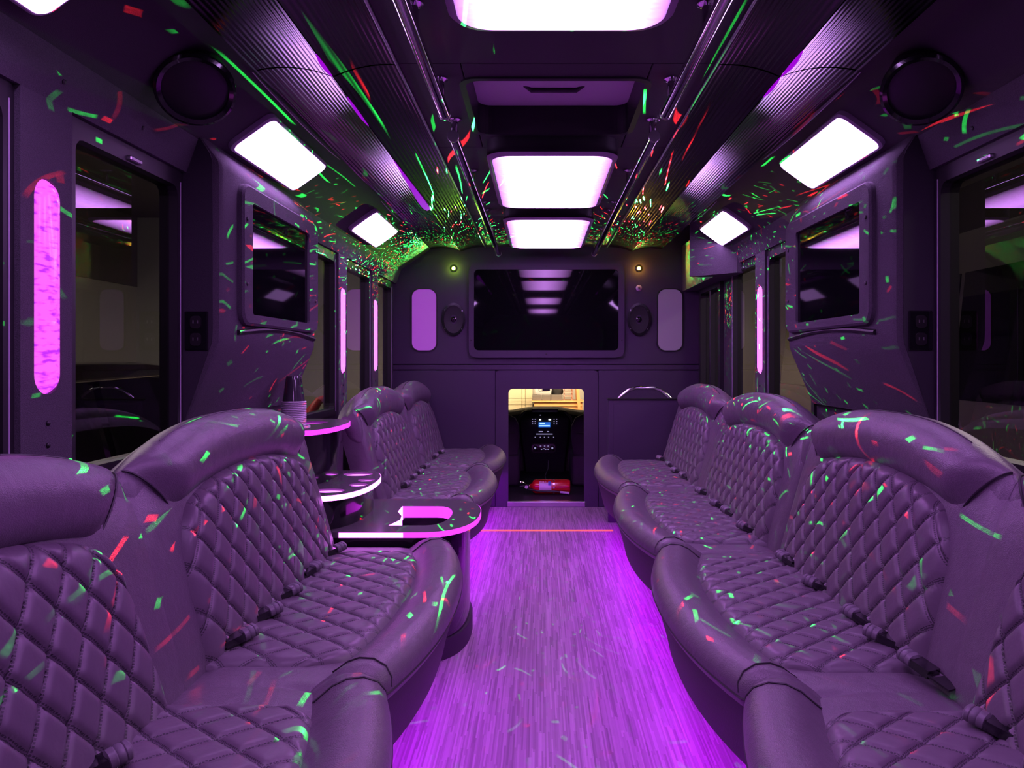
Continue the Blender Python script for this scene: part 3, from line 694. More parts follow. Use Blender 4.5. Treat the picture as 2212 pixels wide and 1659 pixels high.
# ------------------------------------------------------------------ benches
B0 = (0.80, 0.44); BL = math.hypot(0.155, 0.54); BU = (0.155/BL, 0.54/BL); BN = (-BU[1], BU[0])
def bench(s, cusps, label, belts, end_near=True, end_far=True):
    ym = (cusps[0]+cusps[-1])/2
    t = thing('bench_seat', label, 'bench seat', (s*0.75, ym, 0.0), 'quilted leather bench seats')
    def P(q, y, z): return (s*q, y, z)
    def front(tt): return 0.375 - 0.088*(1-abs(tt)**2.2)
    def locate(y):
        for a, b in zip(cusps[:-1], cusps[1:]):
            if y <= b+1e-6: return 2*(y-a)/(b-a)-1, a, b
        return 1.0, cusps[-2], cusps[-1]
    ys = []
    for a, b in zip(cusps[:-1], cusps[1:]):
        for k in range(40):
            u = -math.cos(PI*k/40); ys.append((a+b)/2 + u*(b-a)/2)
    ys.append(cusps[-1])
    y_lo, y_hi = cusps[0], cusps[-1]
    def ends(y): return min(y-y_lo, y_hi-y)
    # --- cushion: skirt + top
    rows = []; skirt = []
    for y in ys:
        tt, a, b = locate(y); qf = front(tt); e = ends(y)
        er = max(0.0, 1-e/0.02); cr = math.exp(-((1-abs(tt))*(b-a)/2/0.012)**2) if e > 0.05 else 0.0
        dz = -0.012*er**2 - 0.014*cr; dq = 0.012*er**2 + 0.010*cr
        prof = [(0.016, 0.405), (0.004, 0.425), (0.0, 0.440), (0.004, 0.460), (0.020, 0.481), (0.050, 0.494), (0.085, 0.493), (0.115, 0.481), (0.138, 0.464), (0.155, 0.452)]
        r = [P(qf+o+dq, y, z+(dz if z > 0.42 else 0)) for o, z in prof]
        for k in range(1, 9):
            q = qf+0.155+(0.84-qf-0.155)*k/8
            r.append(P(q, y, 0.456+(dz*0.8 if e < 0.05 else dz*max(0.12, 1-k/2)) - (0.02*(k-6)/2 if k > 6 else 0)))
        r += [P(0.86, y, 0.40)]
        rows.append(r)
        skirt.append([P(qf+0.055+dq, y, 0.255), P(qf+0.045+dq, y, 0.30), P(qf+0.025+dq, y, 0.37), P(qf+0.010+dq, y, 0.415), P(qf+0.010+dq, y, 0.428), P(qf+0.05, y, 0.428), P(0.86, y, 0.428), P(0.86, y, 0.255)])
    g = G().loft(rows); build('seat_cushion', g, M_LEATHER, t, smooth=True)
    g = G().loft(skirt); build('seat_skirt', g, M_SKIRT, t, smooth=True)
    for (off, zz) in ((0.0035, 0.4345), (0.012, 0.4245)):
        path = [P(front(locate(y)[0])+off-0.002+(0.010*math.exp(-((1-abs(locate(y)[0]))/0.02)**2)), y, zz) for y in ys]
        build('piping', G().tube(path, 0.0032, 6), M_PIPING, t, smooth=True)
    for a, b in zip(cusps[:-1], cusps[1:]):
        for sg in (-1, 1):
            path = []
            for j, (o, z) in enumerate(((0.002, 0.443), (0.005, 0.462), (0.020, 0.4825), (0.050, 0.4955), (0.085, 0.4945), (0.115, 0.4825), (0.138, 0.4655), (0.155, 0.4545))):
                tt = sg*(0.955-0.012*j); path.append(P(front(tt)+o, (a+b)/2+tt*(b-a)/2, z))
            build('seam', G().tube(path, 0.0022, 5), M_PIPING, t, smooth=True)
    # pedestal under the seat, with the glow strip
    build('pedestal', G().box((min(s*0.66, s*1.12), y_lo+0.03, 0.0), (max(s*0.66, s*1.12), y_hi-0.03, 0.262)), M_SKIRT, t)
    build('led_strip', G().box((min(s*0.47, s*0.485), y_lo+0.06, 0.238), (max(s*0.47, s*0.485), y_hi-0.06, 0.252)), M_LED, t)
    # --- seat inserts, backrests, rolls
    for a, b in zip(cusps[:-1], cusps[1:]):
        yc, hw = (a+b)/2, (b-a)/2
        near = yc < 2.8
        step = 0.0055 if near else 0.008
        WY, WL = 0.094, 0.118
        def relief(y, l, amp):
            A_, B_ = y/WY+l/WL, y/WY-l/WL
            da, db = abs(A_-round(A_)), abs(B_-round(B_))
            h = (1-math.exp(-da/0.055))*(1-math.exp(-db/0.055))
            return amp*h, (A_, B_)
        # seat insert
        tm = 0.84; ny = int(2*tm*hw/step); nq = int(0.42/step)
        vs, uv = [], []; rws = []
        for i in range(ny+1):
            u = -1+2*i/ny; tt = u*tm; y = yc+tt*hw
            c = max(0.0, (abs(u)-0.86)/0.14)
            q0 = front(tt)+0.150+0.085*c**2.5; q1 = 0.815
            r = []
            for k in range(nq+1):
                v = k/nq; q = q0+(q1-q0)*v
                e = min((1-abs(u))*tm*hw, (q-q0))
                h, ab = relief(y-yc, q-0.8, 0.0115)
                z = 0.449 + 0.014*(1-math.exp(-max(0, e)/0.010)) + h*(1-math.exp(-max(0, e)/0.02)) + 0.006*(1-u*u)
                r.append(P(q, y, z)); uv.append(ab)
            rws.append(r)
        build('quilted_seat_insert', G().grid(rws), M_QUILT, t, smooth='all', uv=uv)
        # backrest body
        def Stop(tt): return 0.578-0.100*abs(tt)**2.6
        def BP(sv, d, y): return P(B0[0]+BU[0]*sv+BN[0]*d, y, B0[1]+BU[1]*sv+BN[1]*d)
        rows = []
        for k in range(33):
            tt = -math.cos(PI*k/32); y = yc+tt*hw; st = Stop(tt); c = max(0, (abs(tt)-0.93)/0.07)
            f = 0.012-(0.022 if (a if tt < 0 else b) in (cusps[0], cusps[-1]) else 0.003)*c**2
            y = min(max(y, a+(0.002 if a == cusps[0] else 0)), b-(0.002 if b == cusps[-1] else 0))
            rows.append([BP(-0.02, f-0.01, y), BP(0.05, f, y), BP(0.20, f, y), BP(st-0.17, f, y), BP(st-0.06, f-0.004, y), BP(st-0.02, f-0.03, y), BP(st-0.012, -0.06, y), BP(st-0.03, -0.10, y), BP(0.0, -0.10, y)])
        br = build('backrest', G().loft(rows), M_LEATHER, t, smooth=True)
        # roll: bulges forward in the middle, melts into the side border past a slanting seam
        rings = []; n = 28
        def tseam(x): return 0.86+0.11*math.cos(x)      # seam position by angle round the roll (0 = top)
        for k in range(57):
            tt = -math.cos(PI*k/56)*0.998; y = yc+tt*hw; st = Stop(tt)
            c = max(0, (abs(tt)-0.96)/0.04); ring = []
            for j in range(n):
                x = 2*PI*j/n; w = min(1.0, max(0.0, (tseam(x)+0.02-abs(tt))/0.13)); w = w*w*(3-2*w)
                rb = (0.020+0.048*w if math.sin(x) > 0 else 0.068)-0.012*c*c
                ra = 0.082-0.010*c*c
                ring.append(BP(st-0.080+ra*math.cos(x), -0.012+rb*math.sin(x), y))
            rings.append(ring)
        rl = build('head_roll', G().loft(rings), M_LEATHER, t, smooth='all')
        for sg in (-1, 1):
            ring = []
            for x in [PI*(0.02+0.96*j/18) for j in range(19)]:
                tt = sg*(tseam(x)); w = 0.02/0.13; w = w*w*(3-2*w)
                ring.append(BP(Stop(tt)-0.080+0.0825*math.cos(x), -0.008+(0.021+0.048*w)*math.sin(x), yc+tt*hw))
            build('seam', G().tube(ring, 0.0026, 5), M_PIPING, rl, smooth=True)
        path = [BP(Stop(tt)-0.080+0.0822*math.cos(0.35), -0.012+0.0682*math.sin(0.35), yc+tt*hw) for tt in [-0.72+1.44*j/30 for j in range(31)]]
        build('seam', G().tube(path, 0.0018, 5), M_PIPING, rl, smooth=True)
        # back insert
        tm = 0.83; ny = int(2*tm*hw/step); ns = int(0.42/step); rws = []; uv = []
        for i in range(ny+1):
            u = -1+2*i/ny; tt = u*tm*1.0; c = max(0.0, (abs(u)-0.80)/0.20)
            s0 = -0.01; s1 = Stop(tt)-0.150-0.07*c**2.2-0.02*u*u
            r = []
            for k in range(ns+1):
                v = k/ns; sv = s0+(s1-s0)*v
                y = yc+tt*hw*(1.0-0.05*v*v)
                e = min((1-abs(u))*tm*hw, (s1-sv))
                h, ab = relief(y-yc, sv, 0.016)
                d = 0.008 + 0.015*(1-math.exp(-max(0, e)/0.010)) + h*(1-math.exp(-max(0, e)/0.02)) + 0.008*(1-u*u)
                r.append(BP(sv, d, y)); uv.append(ab)
            rws.append(r)
        build('quilted_back_insert', G().grid(rws), M_QUILT, t, smooth='all', uv=uv)
    # seat belts in the crease
    for (y, rot, kind) in belts:
        o0 = Vector((s*0.772, y, 0.486)); d = Vector((s*-0.35, -math.cos(rot), 0.35 if kind == 0 else 0.2)).normalized()
        rot = 0.55+0.5*rot; d = Vector((-s*math.sin(rot), math.cos(rot), 0.22)).normalized()
        L = 0.062
        up = Vector((0, 0, 1)); sd = d.cross(up).normalized(); up = sd.cross(d)
        rings = []
        for u, w, h in ((0.022, 0.014, 0.010), (0.026, 0.020, 0.0145), (0.036, 0.0205, 0.015), (0.038, 0.019, 0.0135), (0.040, 0.0205, 0.015), (0.048, 0.0205, 0.015), (0.050, 0.019, 0.0135), (0.052, 0.0205, 0.015), (L-0.004, 0.020, 0.0145), (L, 0.014, 0.010)):
            rings.append([o0+d*u+sd*(w*math.cos(2*PI*j/14)*abs(math.cos(2*PI*j/14))**-0.35 if abs(math.cos(2*PI*j/14)) > 1e-3 else 0)+up*(h*math.sin(2*PI*j/14)) for j in range(14)])
        bk = build('belt_sleeve', G().loft(rings), M_BELT, t, smooth=True)
        build('strap', G().loft([[o0-d*v+sd*x+up*z_ for x, z_ in ((-0.02, -0.002), (0.02, -0.002), (0.02, 0.002), (-0.02, 0.002))] for v in (0.02, 0.075)]), M_BLACK, bk)
        if kind:
            build('latch_tongue', G().loft([[o0+d*v+sd*x+up*z_ for x, z_ in ((-0.014, -0.002), (0.014, -0.002), (0.014, 0.002), (-0.014, 0.002))] for v in (-0.034, -0.018)]), M_CHROME, bk)
        else:
            pass
        build('buckle', G().loft([[o0+d*v+sd*x+up*z_ for x, z_ in ((-0.018, -0.009), (0.018, -0.009), (0.018, 0.009), (-0.018, 0.009))] for v in (-0.022, 0.024)]), M_GLOSS, bk)
    return t
bench(1, (0.43, 1.573, 2.716), 'quilted purple leather bench nearest on the right side', ((1.18, 0.5, 1), (1.62, -0.3, 1), (1.78, 0.4, 1), (1.92, -0.2, 0), (2.20, 0.5, 1), (2.48, -0.3, 1), (1.35, 0.3, 0)))
bench(1, (2.722, 3.98, 5.24), 'quilted purple leather bench along the right side before the entry door', ((2.95, 0.4, 1), (3.25, -0.3, 1), (3.42, 0.4, 0), (3.75, 0.3, 1), (4.25, -0.4, 1), (4.45, 0.4, 1), (4.7, -0.3, 1), (5.0, 0.4, 0)))
bench(-1, (0.43, 1.60, 2.80), 'quilted purple leather bench nearest on the left side', ((1.22, 0.5, 1), (1.10, -0.3, 1), (1.78, 0.4, 0), (1.95, 0.5, 1), (2.12, 0.3, 1), (2.35, -0.3, 1), (2.60, 0.5, 1)))
bench(-1, (3.62, 4.75, 5.87), 'quilted purple leather bench on the left beyond the bar console', ((3.95, 0.4, 1), (4.2, -0.3, 1), (4.38, 0.4, 1), (4.62, 0.5, 0), (5.1, -0.3, 1), (5.35, 0.4, 1)))

# ------------------------------------------------------------------ bar console on the left
con = thing('bar_console', 'three-tier black bar console with glowing magenta acrylic edges', 'bar console', (-0.8, 3.18, 0.0))
def dshape(xc, xt, y0, y1, xb, n=28, p=2.4):
    yc, h = (y0+y1)/2, (y1-y0)/2; pts = [(xb, y0)]
    for k in range(n+1):
        a = -PI/2+PI*k/n
        pts.append((xc+(xt-xc)*abs(math.cos(a))**(2/p), yc+h*math.copysign(abs(math.sin(a))**(2/p), math.sin(a))))
    pts.append((xb, y1)); return pts
def slab_with_hole(name, outline, hole, z0, z1, mat):
    bm = bmesh.new()
    def lp(pts, z): return [bm.verts.new((x, y, z)) for x, y in pts]
    allf = []
    for z in (z0, z1):
        ol = lp(outline, z); es = [bm.edges.new((ol[i], ol[(i+1) % len(ol)])) for i in range(len(ol))]
        for hh in hole:
            hl = lp(hh, z); es += [bm.edges.new((hl[i], hl[(i+1) % len(hl)])) for i in range(len(hl))]
        bmesh.ops.triangle_fill(bm, use_beauty=True, use_dissolve=False, edges=es)
    bm.verts.index_update()
    g = G(); g.add([v.co[:] for v in bm.verts], [[v.index for v in f.verts] for f in bm.faces]); bm.free()
    for pts in [outline]+hole:
        n = len(pts); g.add([(x, y, z) for z in (z0, z1) for x, y in pts], [(i, (i+1) % n, n+(i+1) % n, n+i) for i in range(n)])
    return build(name, g, mat, con)
# lower tier
ol = dshape(-0.51, -0.30, 2.835, 3.51, -1.17)
hole = [(-0.64, 2.95), (-0.50, 2.95)]
for k in range(1, 12):
    a = -PI/2+PI*k/12; hole.append((-0.50+0.085*math.cos(a)**0.8, 3.145+0.195*math.sin(a)))
hole += [(-0.50, 3.34), (-0.655, 3.34), (-0.652, 3.22), (-0.62, 3.13), (-0.612, 3.06)]
body = dshape(-0.53, -0.345, 2.86, 3.49, -1.17)
build('lower_cabinet', G().prism(body, FZ, 0.03, 0.385), M_GLOSS, con, smooth=True)
build('kick_base', G().prism(dshape(-0.53, -0.335, 2.85, 3.50, -1.17), FZ, 0.0, 0.075), M_RUBBER, con, smooth=True)
slab_with_hole('cabinet_collar', body, [hole], 0.385, 0.478, M_GLOSS)
slab_with_hole('lower_countertop', ol, [hole], 0.478, 0.500, M_COUNTER)
def edge_band(name, outline, z0, z1, i0, i1, mat, off=0.002):
    pts = outline[i0:i1]; n = len(pts); vs = []
    cx_ = sum(p[0] for p in outline)/len(outline); cy_ = sum(p[1] for p in outline)/len(outline)
    for o in (off, -0.001):
        for z in (z0, z1):
            for k, (x, y) in enumerate(pts):
                x2, y2 = pts[min(k+1, n-1)]; x1, y1 = pts[max(k-1, 0)]
                nx, ny = (y2-y1), -(x2-x1); L = math.hypot(nx, ny) or 1
                vs.append((x+nx/L*o, y+ny/L*o, z))
    fs = []
    for k in range(n-1):
        fs += [(k, k+1, n+k+1, n+k), (2*n+k, 3*n+k, 3*n+k+1, 2*n+k+1), (k, 2*n+k, 2*n+k+1, k+1), (n+k, n+k+1, 3*n+k+1, 3*n+k)]
    return build(name, G().add(vs, fs), mat, con)
edge_band('lit_edge', [(-0.80, 2.835)]+ol[1:-1], 0.479, 0.499, 0, 99, M_EDGE)
edge_band('lit_edge', [(-0.80, 2.835), (-0.56, 2.835)], 0.480, 0.498, 0, 2, M_EDGEHOT, 0.004)
edge_band('ice_well_light', [hole[0]]+list(reversed(hole[-4:])), 0.44, 0.4985, 0, 5, M_EDGEHOT, 0.003)
edge_band('ice_well_light', list(reversed(hole[7:15])), 0.45, 0.4985, 0, 9, M_EDGE, 0.003)
build('ice_well', G().box((-0.66, 2.945, 0.380), (-0.41, 3.345, 0.388)), M_BLACK, con)
# middle tier
md = dshape(-0.90, -0.735, 2.84, 3.50, -1.17)
build('middle_cabinet', G().prism(dshape(-0.92, -0.765, 2.85, 3.49, -1.17), FZ, 0.50, 0.612), M_GLOSS, con, smooth=True)
wells = [(-0.872, 2.958, 0.062, 0.045), (-0.79, 3.10, 0.038, 0.038), (-0.785, 3.22, 0.036, 0.036), (-0.86, 3.385, 0.065, 0.05), (-0.97, 3.2, 0.03, 0.03), (-0.99, 3.36, 0.04, 0.035)]
slab_with_hole('middle_countertop', md, [[(x+rx*math.cos(2*PI*k/24), y+ry*math.sin(2*PI*k/24)) for k in range(24)] for x, y, rx, ry in wells], 0.612, 0.634, M_COUNTER)
for i, (x, y, rx, ry) in enumerate(wells):
    g = G(); pts = [(x+rx*math.cos(2*PI*k/24), y+ry*math.sin(2*PI*k/24), 0.626) for k in range(24)]
    g.add(pts, [tuple(range(24))]); build('cup_well', g, M_DISC if i < 4 else M_EDGE, con)
edge_band('lit_edge', [(-1.05, 2.84)]+md[1:-1], 0.613, 0.633, 0, 99, M_EDGEHOT)
# upper tier
up = dshape(-1.05, -0.905, 3.00, 3.62, -1.18)
build('upper_cabinet', G().prism(dshape(-1.06, -0.935, 3.01, 3.60, -1.18), FZ, 0.634, 0.840), M_GLOSS, con, smooth=True)
cx1 = (-1.07, 3.42, 0.065, 0.06)
slab_with_hole('upper_countertop', up, [[(cx1[0]+cx1[2]*math.cos(2*PI*k/24), cx1[1]+cx1[3]*math.sin(2*PI*k/24)) for k in range(24)]], 0.840, 0.862, M_COUNTER)
edge_band('lit_edge', [(-1.15, 3.00)]+up[1:-1], 0.841, 0.861, 0, 99, M_EDGE)
g = G(); g.add([(cx1[0]+cx1[2]*math.cos(2*PI*k/24), cx1[1]+cx1[3]*math.sin(2*PI*k/24), 0.855) for k in range(24)], [tuple(range(24))]); build('cup_well', g, M_EDGE, con)

# stack of upturned plastic cups on the upper tier
SX, SY, SZ = -1.055, 3.10, 0.8625
t = thing('serving_tray', 'small pale plate under the cup stack on the upper tier', 'plate', (SX, SY, SZ))
build('plate', G().lathe([(0.062, 0), (0.066, 0.004), (0.066, 0.012), (0.058, 0.012), (0.055, 0.006)], (SX, SY, SZ), (0, 0, 1), 28), M_CUP, t, smooth=True)
CUPN = 14
cup0 = None
for k in range(CUPN):
    top = (k == CUPN-1)
    z = SZ+0.013+k*0.0072
    if cup0 is None or top:
        c = thing('plastic_cup', '', 'cup', (SX, SY, z), 'stacked plastic cups')
        build('rim', G().lathe([(0.046, 0), (0.050, 0.001), (0.0505, 0.003), (0.050, 0.0052), (0.046, 0.006)], (SX, SY, z), (0, 0, 1), 28), M_CUP, c, smooth=True)
        if top: build('cup_body', G().lathe([(0.0445, 0.003), (0.040, 0.03), (0.033, 0.09), (0.030, 0.104), (0.029, 0.108)], (SX, SY, z), (0, 0, 1), 28), M_CUPB, c, smooth=True)
        else: build('cup_body', G().lathe([(0.045, 0.002), (0.044, 0.006)], (SX, SY, z), (0, 0, 1), 28), M_CUPB, c, smooth=True)
        if cup0 is None: cup0 = c
    else:
        c = cup0.copy(); COL.objects.link(c); c.location = (SX, SY, z)
        for ch in cup0.children:
            d = ch.copy(); COL.objects.link(d); d.parent = c
    if top: c['label'] = 'topmost upturned cup with dark body showing above the rims'
    elif k == 0: c['label'] = 'lowest upturned cup of the stack on the small plate'
    else: c['label'] = 'upturned plastic cup nested mid-stack on the upper console tier'

# ------------------------------------------------------------------ modesty panel by the entry door
t = thing('modesty_panel', 'dark framed divider panel with chrome handle before the entry door', 'divider panel', (0.70, 5.34, 0.0))
build('panel', G().box((0.43, 5.33, 0.0), (1.16, 5.365, 0.862), 0.004), M_PART, t)
build('inner_panel', G().box((0.468, 5.326, 0.30), (1.12, 5.331, 0.835), 0.002), M_PART, t)
build('top_cap', G().box((0.425, 5.322, 0.862), (1.165, 5.372, 0.874), 0.003), M_BLACK, t)
hp = [(0.50, 5.345, 0.870), (0.53, 5.345, 0.895), (0.58, 5.345, 0.932), (0.63, 5.345, 0.946), (0.75, 5.345, 0.946), (0.80, 5.345, 0.930), (0.845, 5.345, 0.895), (0.87, 5.345, 0.870)]
build('handle', G().tube(hp, 0.013, 14), M_CHROME, t, smooth=True)
struct('trim_12', G().box((-0.48, 5.065, 0.0), (0.44, 5.095, 0.004), 0.001), M_ORANGE, 'thin lit orange nosing strip across the floor before the partition', 'floor strip')

# ------------------------------------------------------------------ driver cab behind the doorway
M_CAB = pbr('cab_black', (0.014, 0.012, 0.015), 0.6)
M_CABSEAT = pbr('cab_seat_fabric', (0.05, 0.03, 0.055), 0.8)
M_DASH = pbr('dash_grey', (0.07, 0.065, 0.06), 0.5)
M_RED = pbr('extinguisher_red', (0.55, 0.012, 0.018), 0.25, coat=0.5)
M_PAPER = pbr('label_paper', (0.75, 0.65, 0.72), 0.5)
M_BTN = emit('backlit_button', (0.45, 0.40, 0.75), 0.6)
M_BTNW = emit('backlit_button_white', (0.9, 0.95, 1.0), 1.6)
M_LCD = emit('lcd_blue', (0.02, 0.16, 0.75), 0.9)
M_LCDT = emit('lcd_text', (0.45, 0.75, 1.0), 1.2)
struct('cab_floor', G().box((-1.1, YF+0.06, -0.02), (1.1, 8.4, 0.04)), M_CAB, 'black floor of the driver cab behind the doorway', 'floor')
g = G().box((-1.16, YF+0.05, -0.02), (-1.1, 8.4, 2.0)); g.box((1.1, YF+0.05, -0.02), (1.16, 8.4, 2.0)); g.box((-1.16, YF+0.05, 1.6), (1.16, 8.0, 1.66))
struct('cab_shell', g, M_CAB, 'dark cab side walls and roof beyond the doorway', 'wall')
WN[0] += 1
t = thing('window_%d' % WN[0], 'clear windscreen of the driver cab seen through the doorway', 'window', (0, 8.2, 0.5), kind='structure')
build('windscreen', G().loft([[(-1.1, 8.30, 0.5), (1.1, 8.30, 0.5), (1.1, 8.306, 0.5), (-1.1, 8.306, 0.5)], [(-1.1, 7.95, 1.62), (1.1, 7.95, 1.62), (1.1, 7.956, 1.62), (-1.1, 7.956, 1.62)]]), M_CLEAR, t)

d = thing('dashboard', 'black vehicle dashboard with radio display and climate controls', 'dashboard', (0, 7.6, 0.04))
g = G(); rows = []
for k in range(25):
    x = -1.05+2.1*k/24; hgt = 0.60+0.035*math.exp(-(x/0.28)**4)+0.015*math.cos(x*2.2)
    rows.append([(x, 7.56, 0.04), (x, 7.50, 0.45), (x, 7.55, hgt-0.03), (x, 7.62, hgt), (x, 8.2, hgt-0.01), (x, 8.2, 0.04)])
build('dash_top', G().loft(rows), M_DASH, d, smooth=True)
rows = []
for z, w, y in ((0.04, 0.20, 7.46), (0.20, 0.215, 7.44), (0.33, 0.235, 7.42), (0.45, 0.25, 7.41), (0.56, 0.255, 7.43), (0.625, 0.23, 7.47), (0.645, 0.18, 7.52)):
    rows.append([(-w, y+0.03, z), (-w*0.92, y, z), (w*0.92, y, z), (w, y+0.03, z), (w, 7.62, z), (-w, 7.62, z)])
build('centre_stack', G().loft(rows), M_CAB, d, smooth=True)
for sx in (-1, 1):
    build('stack_trim', G().tube([(sx*0.265, 7.43, 0.42), (sx*0.272, 7.42, 0.50), (sx*0.255, 7.42, 0.575), (sx*0.20, 7.45, 0.632)], 0.012, 8), M_DASH, d, smooth=True)
build('dash_pad', G().box((-0.13, 7.45, 0.628), (0.13, 7.60, 0.664), 0.01, 2), M_DASH, d)
sc = build('radio_display', G().box((-0.062, 7.402, 0.485), (0.052, 7.412, 0.535), 0.002), M_LCD, d)
build('display_text', G().box((-0.052, 7.400, 0.518), (0.0, 7.403, 0.530)), M_LCDT, sc)
build('display_text', G().box((-0.058, 7.400, 0.494), (0.048, 7.403, 0.505)), M_LCDT, sc)
for x, z, w, h, m in ((-0.055, 0.553, 0.018, 0.012, M_BTNW), (0.035, 0.553, 0.024, 0.012, M_BTNW), (-0.05, 0.60, 0.012, 0.006, M_BTN), (-0.06, 0.44, 0.04, 0.007, M_BTN), (0.02, 0.44, 0.02, 0.007, M_BTN)):
    build('button', G().box((x, 7.400, z), (x+w, 7.412, z+h), 0.001), m, d)
for x in (-0.125, -0.10, 0.085, 0.11):
    for z in (0.515, 0.538, 0.56):
        build('button', G().box((x, 7.402, z), (x+0.010, 7.412, z+0.006)), M_BTN, d)
build('stack_strip', G().box((-0.085, 7.404, 0.414), (0.075, 7.414, 0.422)), M_BTN, d)
for x in (-0.10, -0.05, -0.01, 0.03, 0.08):
    build('button', G().box((x, 7.405, 0.385), (x+0.010, 7.415, 0.391)), M_BTN, d)
cp = build('climate_panel', G().prism(rr(-0.135, 0.11, 0.235, 0.325, 0.035), FY, 7.412, 7.44), M_DASH, d)
build('climate_face', G().prism(rr(-0.125, 0.10, 0.25, 0.318, 0.025), FY, 7.408, 7.42), M_GLOSS, cp)
for x in (-0.095, 0.072):
    build('knob', G().lathe([(0.022, 0), (0.022, 0.016), (0.016, 0.02)], (x, 7.41, 0.284), (0, -1, 0), 20), M_BLACK, cp, smooth=True)
    build('knob_mark', G().lathe([(0.010, 0), (0.010, 0.002)], (x, 7.389, 0.284), (0, -1, 0), 12), M_BTN, cp)
for x, z in ((-0.05, 0.298), (-0.01, 0.298), (0.025, 0.298), (-0.04, 0.266), (-0.015, 0.272), (0.0, 0.266), (0.025, 0.266)):
    build('button', G().box((x, 7.402, z), (x+0.014, 7.409, z+0.007)), M_BTN, cp)
for sx, lab in ((-1, 'dark driver seat back at the left of the doorway'), (1, 'dark passenger seat back at the right of the doorway')):
    t = thing('cab_seat', lab, 'seat', (sx*0.50, 6.75, 0.04))
    rows = []
    for z, w, y in ((0.30, 0.25, 6.68), (0.45, 0.27, 6.70), (0.55, 0.265, 6.73), (0.62, 0.23, 6.76), (0.655, 0.15, 6.79)):
        rows.append([(sx*0.50-w, y+0.03, z), (sx*0.50-w*0.85, y, z), (sx*0.50+w*0.85, y, z), (sx*0.50+w, y+0.03, z), (sx*0.50+w, y+0.12, z), (sx*0.50-w, y+0.12, z)])
    build('backrest', G().loft(rows), M_CABSEAT, t, smooth=True)
    build('seat_base', G().box((sx*0.50-0.27, 6.62, 0.04), (sx*0.50+0.27, 7.15, 0.31), 0.03, 3), M_CABSEAT, t, smooth=True)
    build('seam', G().tube([(sx*0.50-0.23, 6.70, 0.50), (sx*0.50+0.23, 6.70, 0.50)], 0.004, 6), M_DASH, t)
# fire extinguisher lying across the cab floor
ex = thing('fire_extinguisher', 'red fire extinguisher lying on its side on the cab floor', 'fire extinguisher', (0.04, 6.25, 0.04))
o = Vector((-0.115, 6.25, 0.10)); ax = (1, 0, 0)
build('cylinder', G().lathe([(0.018, -0.02), (0.03, 0.0), (0.05, 0.012), (0.0585, 0.03), (0.0585, 0.30), (0.055, 0.312), (0.045, 0.316)], o, ax, 32), M_RED, ex, smooth=True)
build('valve', G().lathe([(0.016, -0.055), (0.018, -0.05), (0.018, -0.018)], o, ax, 16), M_CHROME, ex, smooth=True)
build('lever', G().tube([(-0.16, 6.25, 0.11), (-0.185, 6.24, 0.135), (-0.215, 6.235, 0.14)], 0.007, 8), M_CHROME, ex, smooth=True)
build('lever', G().tube([(-0.16, 6.25, 0.10), (-0.19, 6.24, 0.105), (-0.215, 6.235, 0.10)], 0.007, 8), M_BLACK, ex, smooth=True)
build('gauge', G().lathe([(0.014, 0), (0.014, 0.008)], (-0.16, 6.225, 0.10), (0, -1, 0), 16), M_CHROME, ex, smooth=True)
def band(name, x0, x1, a0, a1, mat, r=0.0592):
    rows = [[(x, 6.25-r*math.cos(a), 0.10+r*math.sin(a)) for a in [a0+(a1-a0)*k/12 for k in range(13)]] for x in (x0, x1)]
    return build(name, G().grid(rows), mat, ex, smooth='all')
lb = band('paper_label', -0.055, 0.045, -0.35, 0.75, M_PAPER)
band('blue_label', 0.018, 0.042, 0.30, 0.95, pbr('label_blue', (0.08, 0.10, 0.45), 0.5), 0.0596)
band('strap', 0.058, 0.072, -PI, PI, M_STEEL, 0.0600)
text_obj('lettering', 'FIRE', 0.032, (-0.025, 6.25-0.047, 0.10+0.040), (math.radians(45), 0, 0), M_PAPER, ex, 0.0006)
build('hose', G().tube([(-0.15, 6.22, 0.085), (-0.05, 6.185, 0.072), (0.06, 6.182, 0.072), (0.12, 6.185, 0.066), (0.185, 6.188, 0.058)], 0.008, 8), M_BLACK, ex, smooth=True)
build('nozzle', G().tube([(0.115, 6.180, 0.066), (0.19, 6.182, 0.056)], [0.009, 0.011], 8), M_WHITE, ex, smooth=True)
tag(build('charging_cable', G().tube([(0.035, 7.40, 0.16), (0.03, 7.30, 0.10), (0.0, 7.1, 0.06), (0.01, 6.8, 0.045), (0.05, 6.5, 0.045), (0.08, 6.36, 0.045)], 0.004, 6), M_LAMPRIM, smooth=True), 'thin pale cable hanging from the dash to the cab floor', 'cable')

# ------------------------------------------------------------------ garage outside
M_GFLOOR = pbr('garage_concrete', (0.20, 0.19, 0.18), 0.8, noise_col=0.3, bscale=3)
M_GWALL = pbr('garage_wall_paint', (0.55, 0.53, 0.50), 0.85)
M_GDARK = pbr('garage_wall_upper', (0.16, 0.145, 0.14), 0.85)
M_CREAM = pbr('cream_door_panel', (0.80, 0.68, 0.45), 0.7)
M_PLY = pbr('orange_plywood', (0.85, 0.42, 0.16), 0.6)
M_GREY = pbr('grey_bin', (0.16, 0.14, 0.13), 0.7)
M_CARP = pbr('black_car_paint', (0.006, 0.006, 0.007), 0.10, coat=1.0)
M_CARG = pbr('car_window_glass', (0.006, 0.006, 0.008), 0.04)
M_VAN = pbr('silver_van_paint', (0.50, 0.49, 0.47), 0.35)
GZ = -0.78
struct('garage_floor', G().box((-6.5, -3, GZ-0.05), (6, 12, GZ)), M_GFLOOR, 'grey concrete garage floor outside the windows', 'floor')
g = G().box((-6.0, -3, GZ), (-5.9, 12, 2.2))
struct('garage_wall_left', g, M_GWALL, 'pale garage wall outside the left windows')
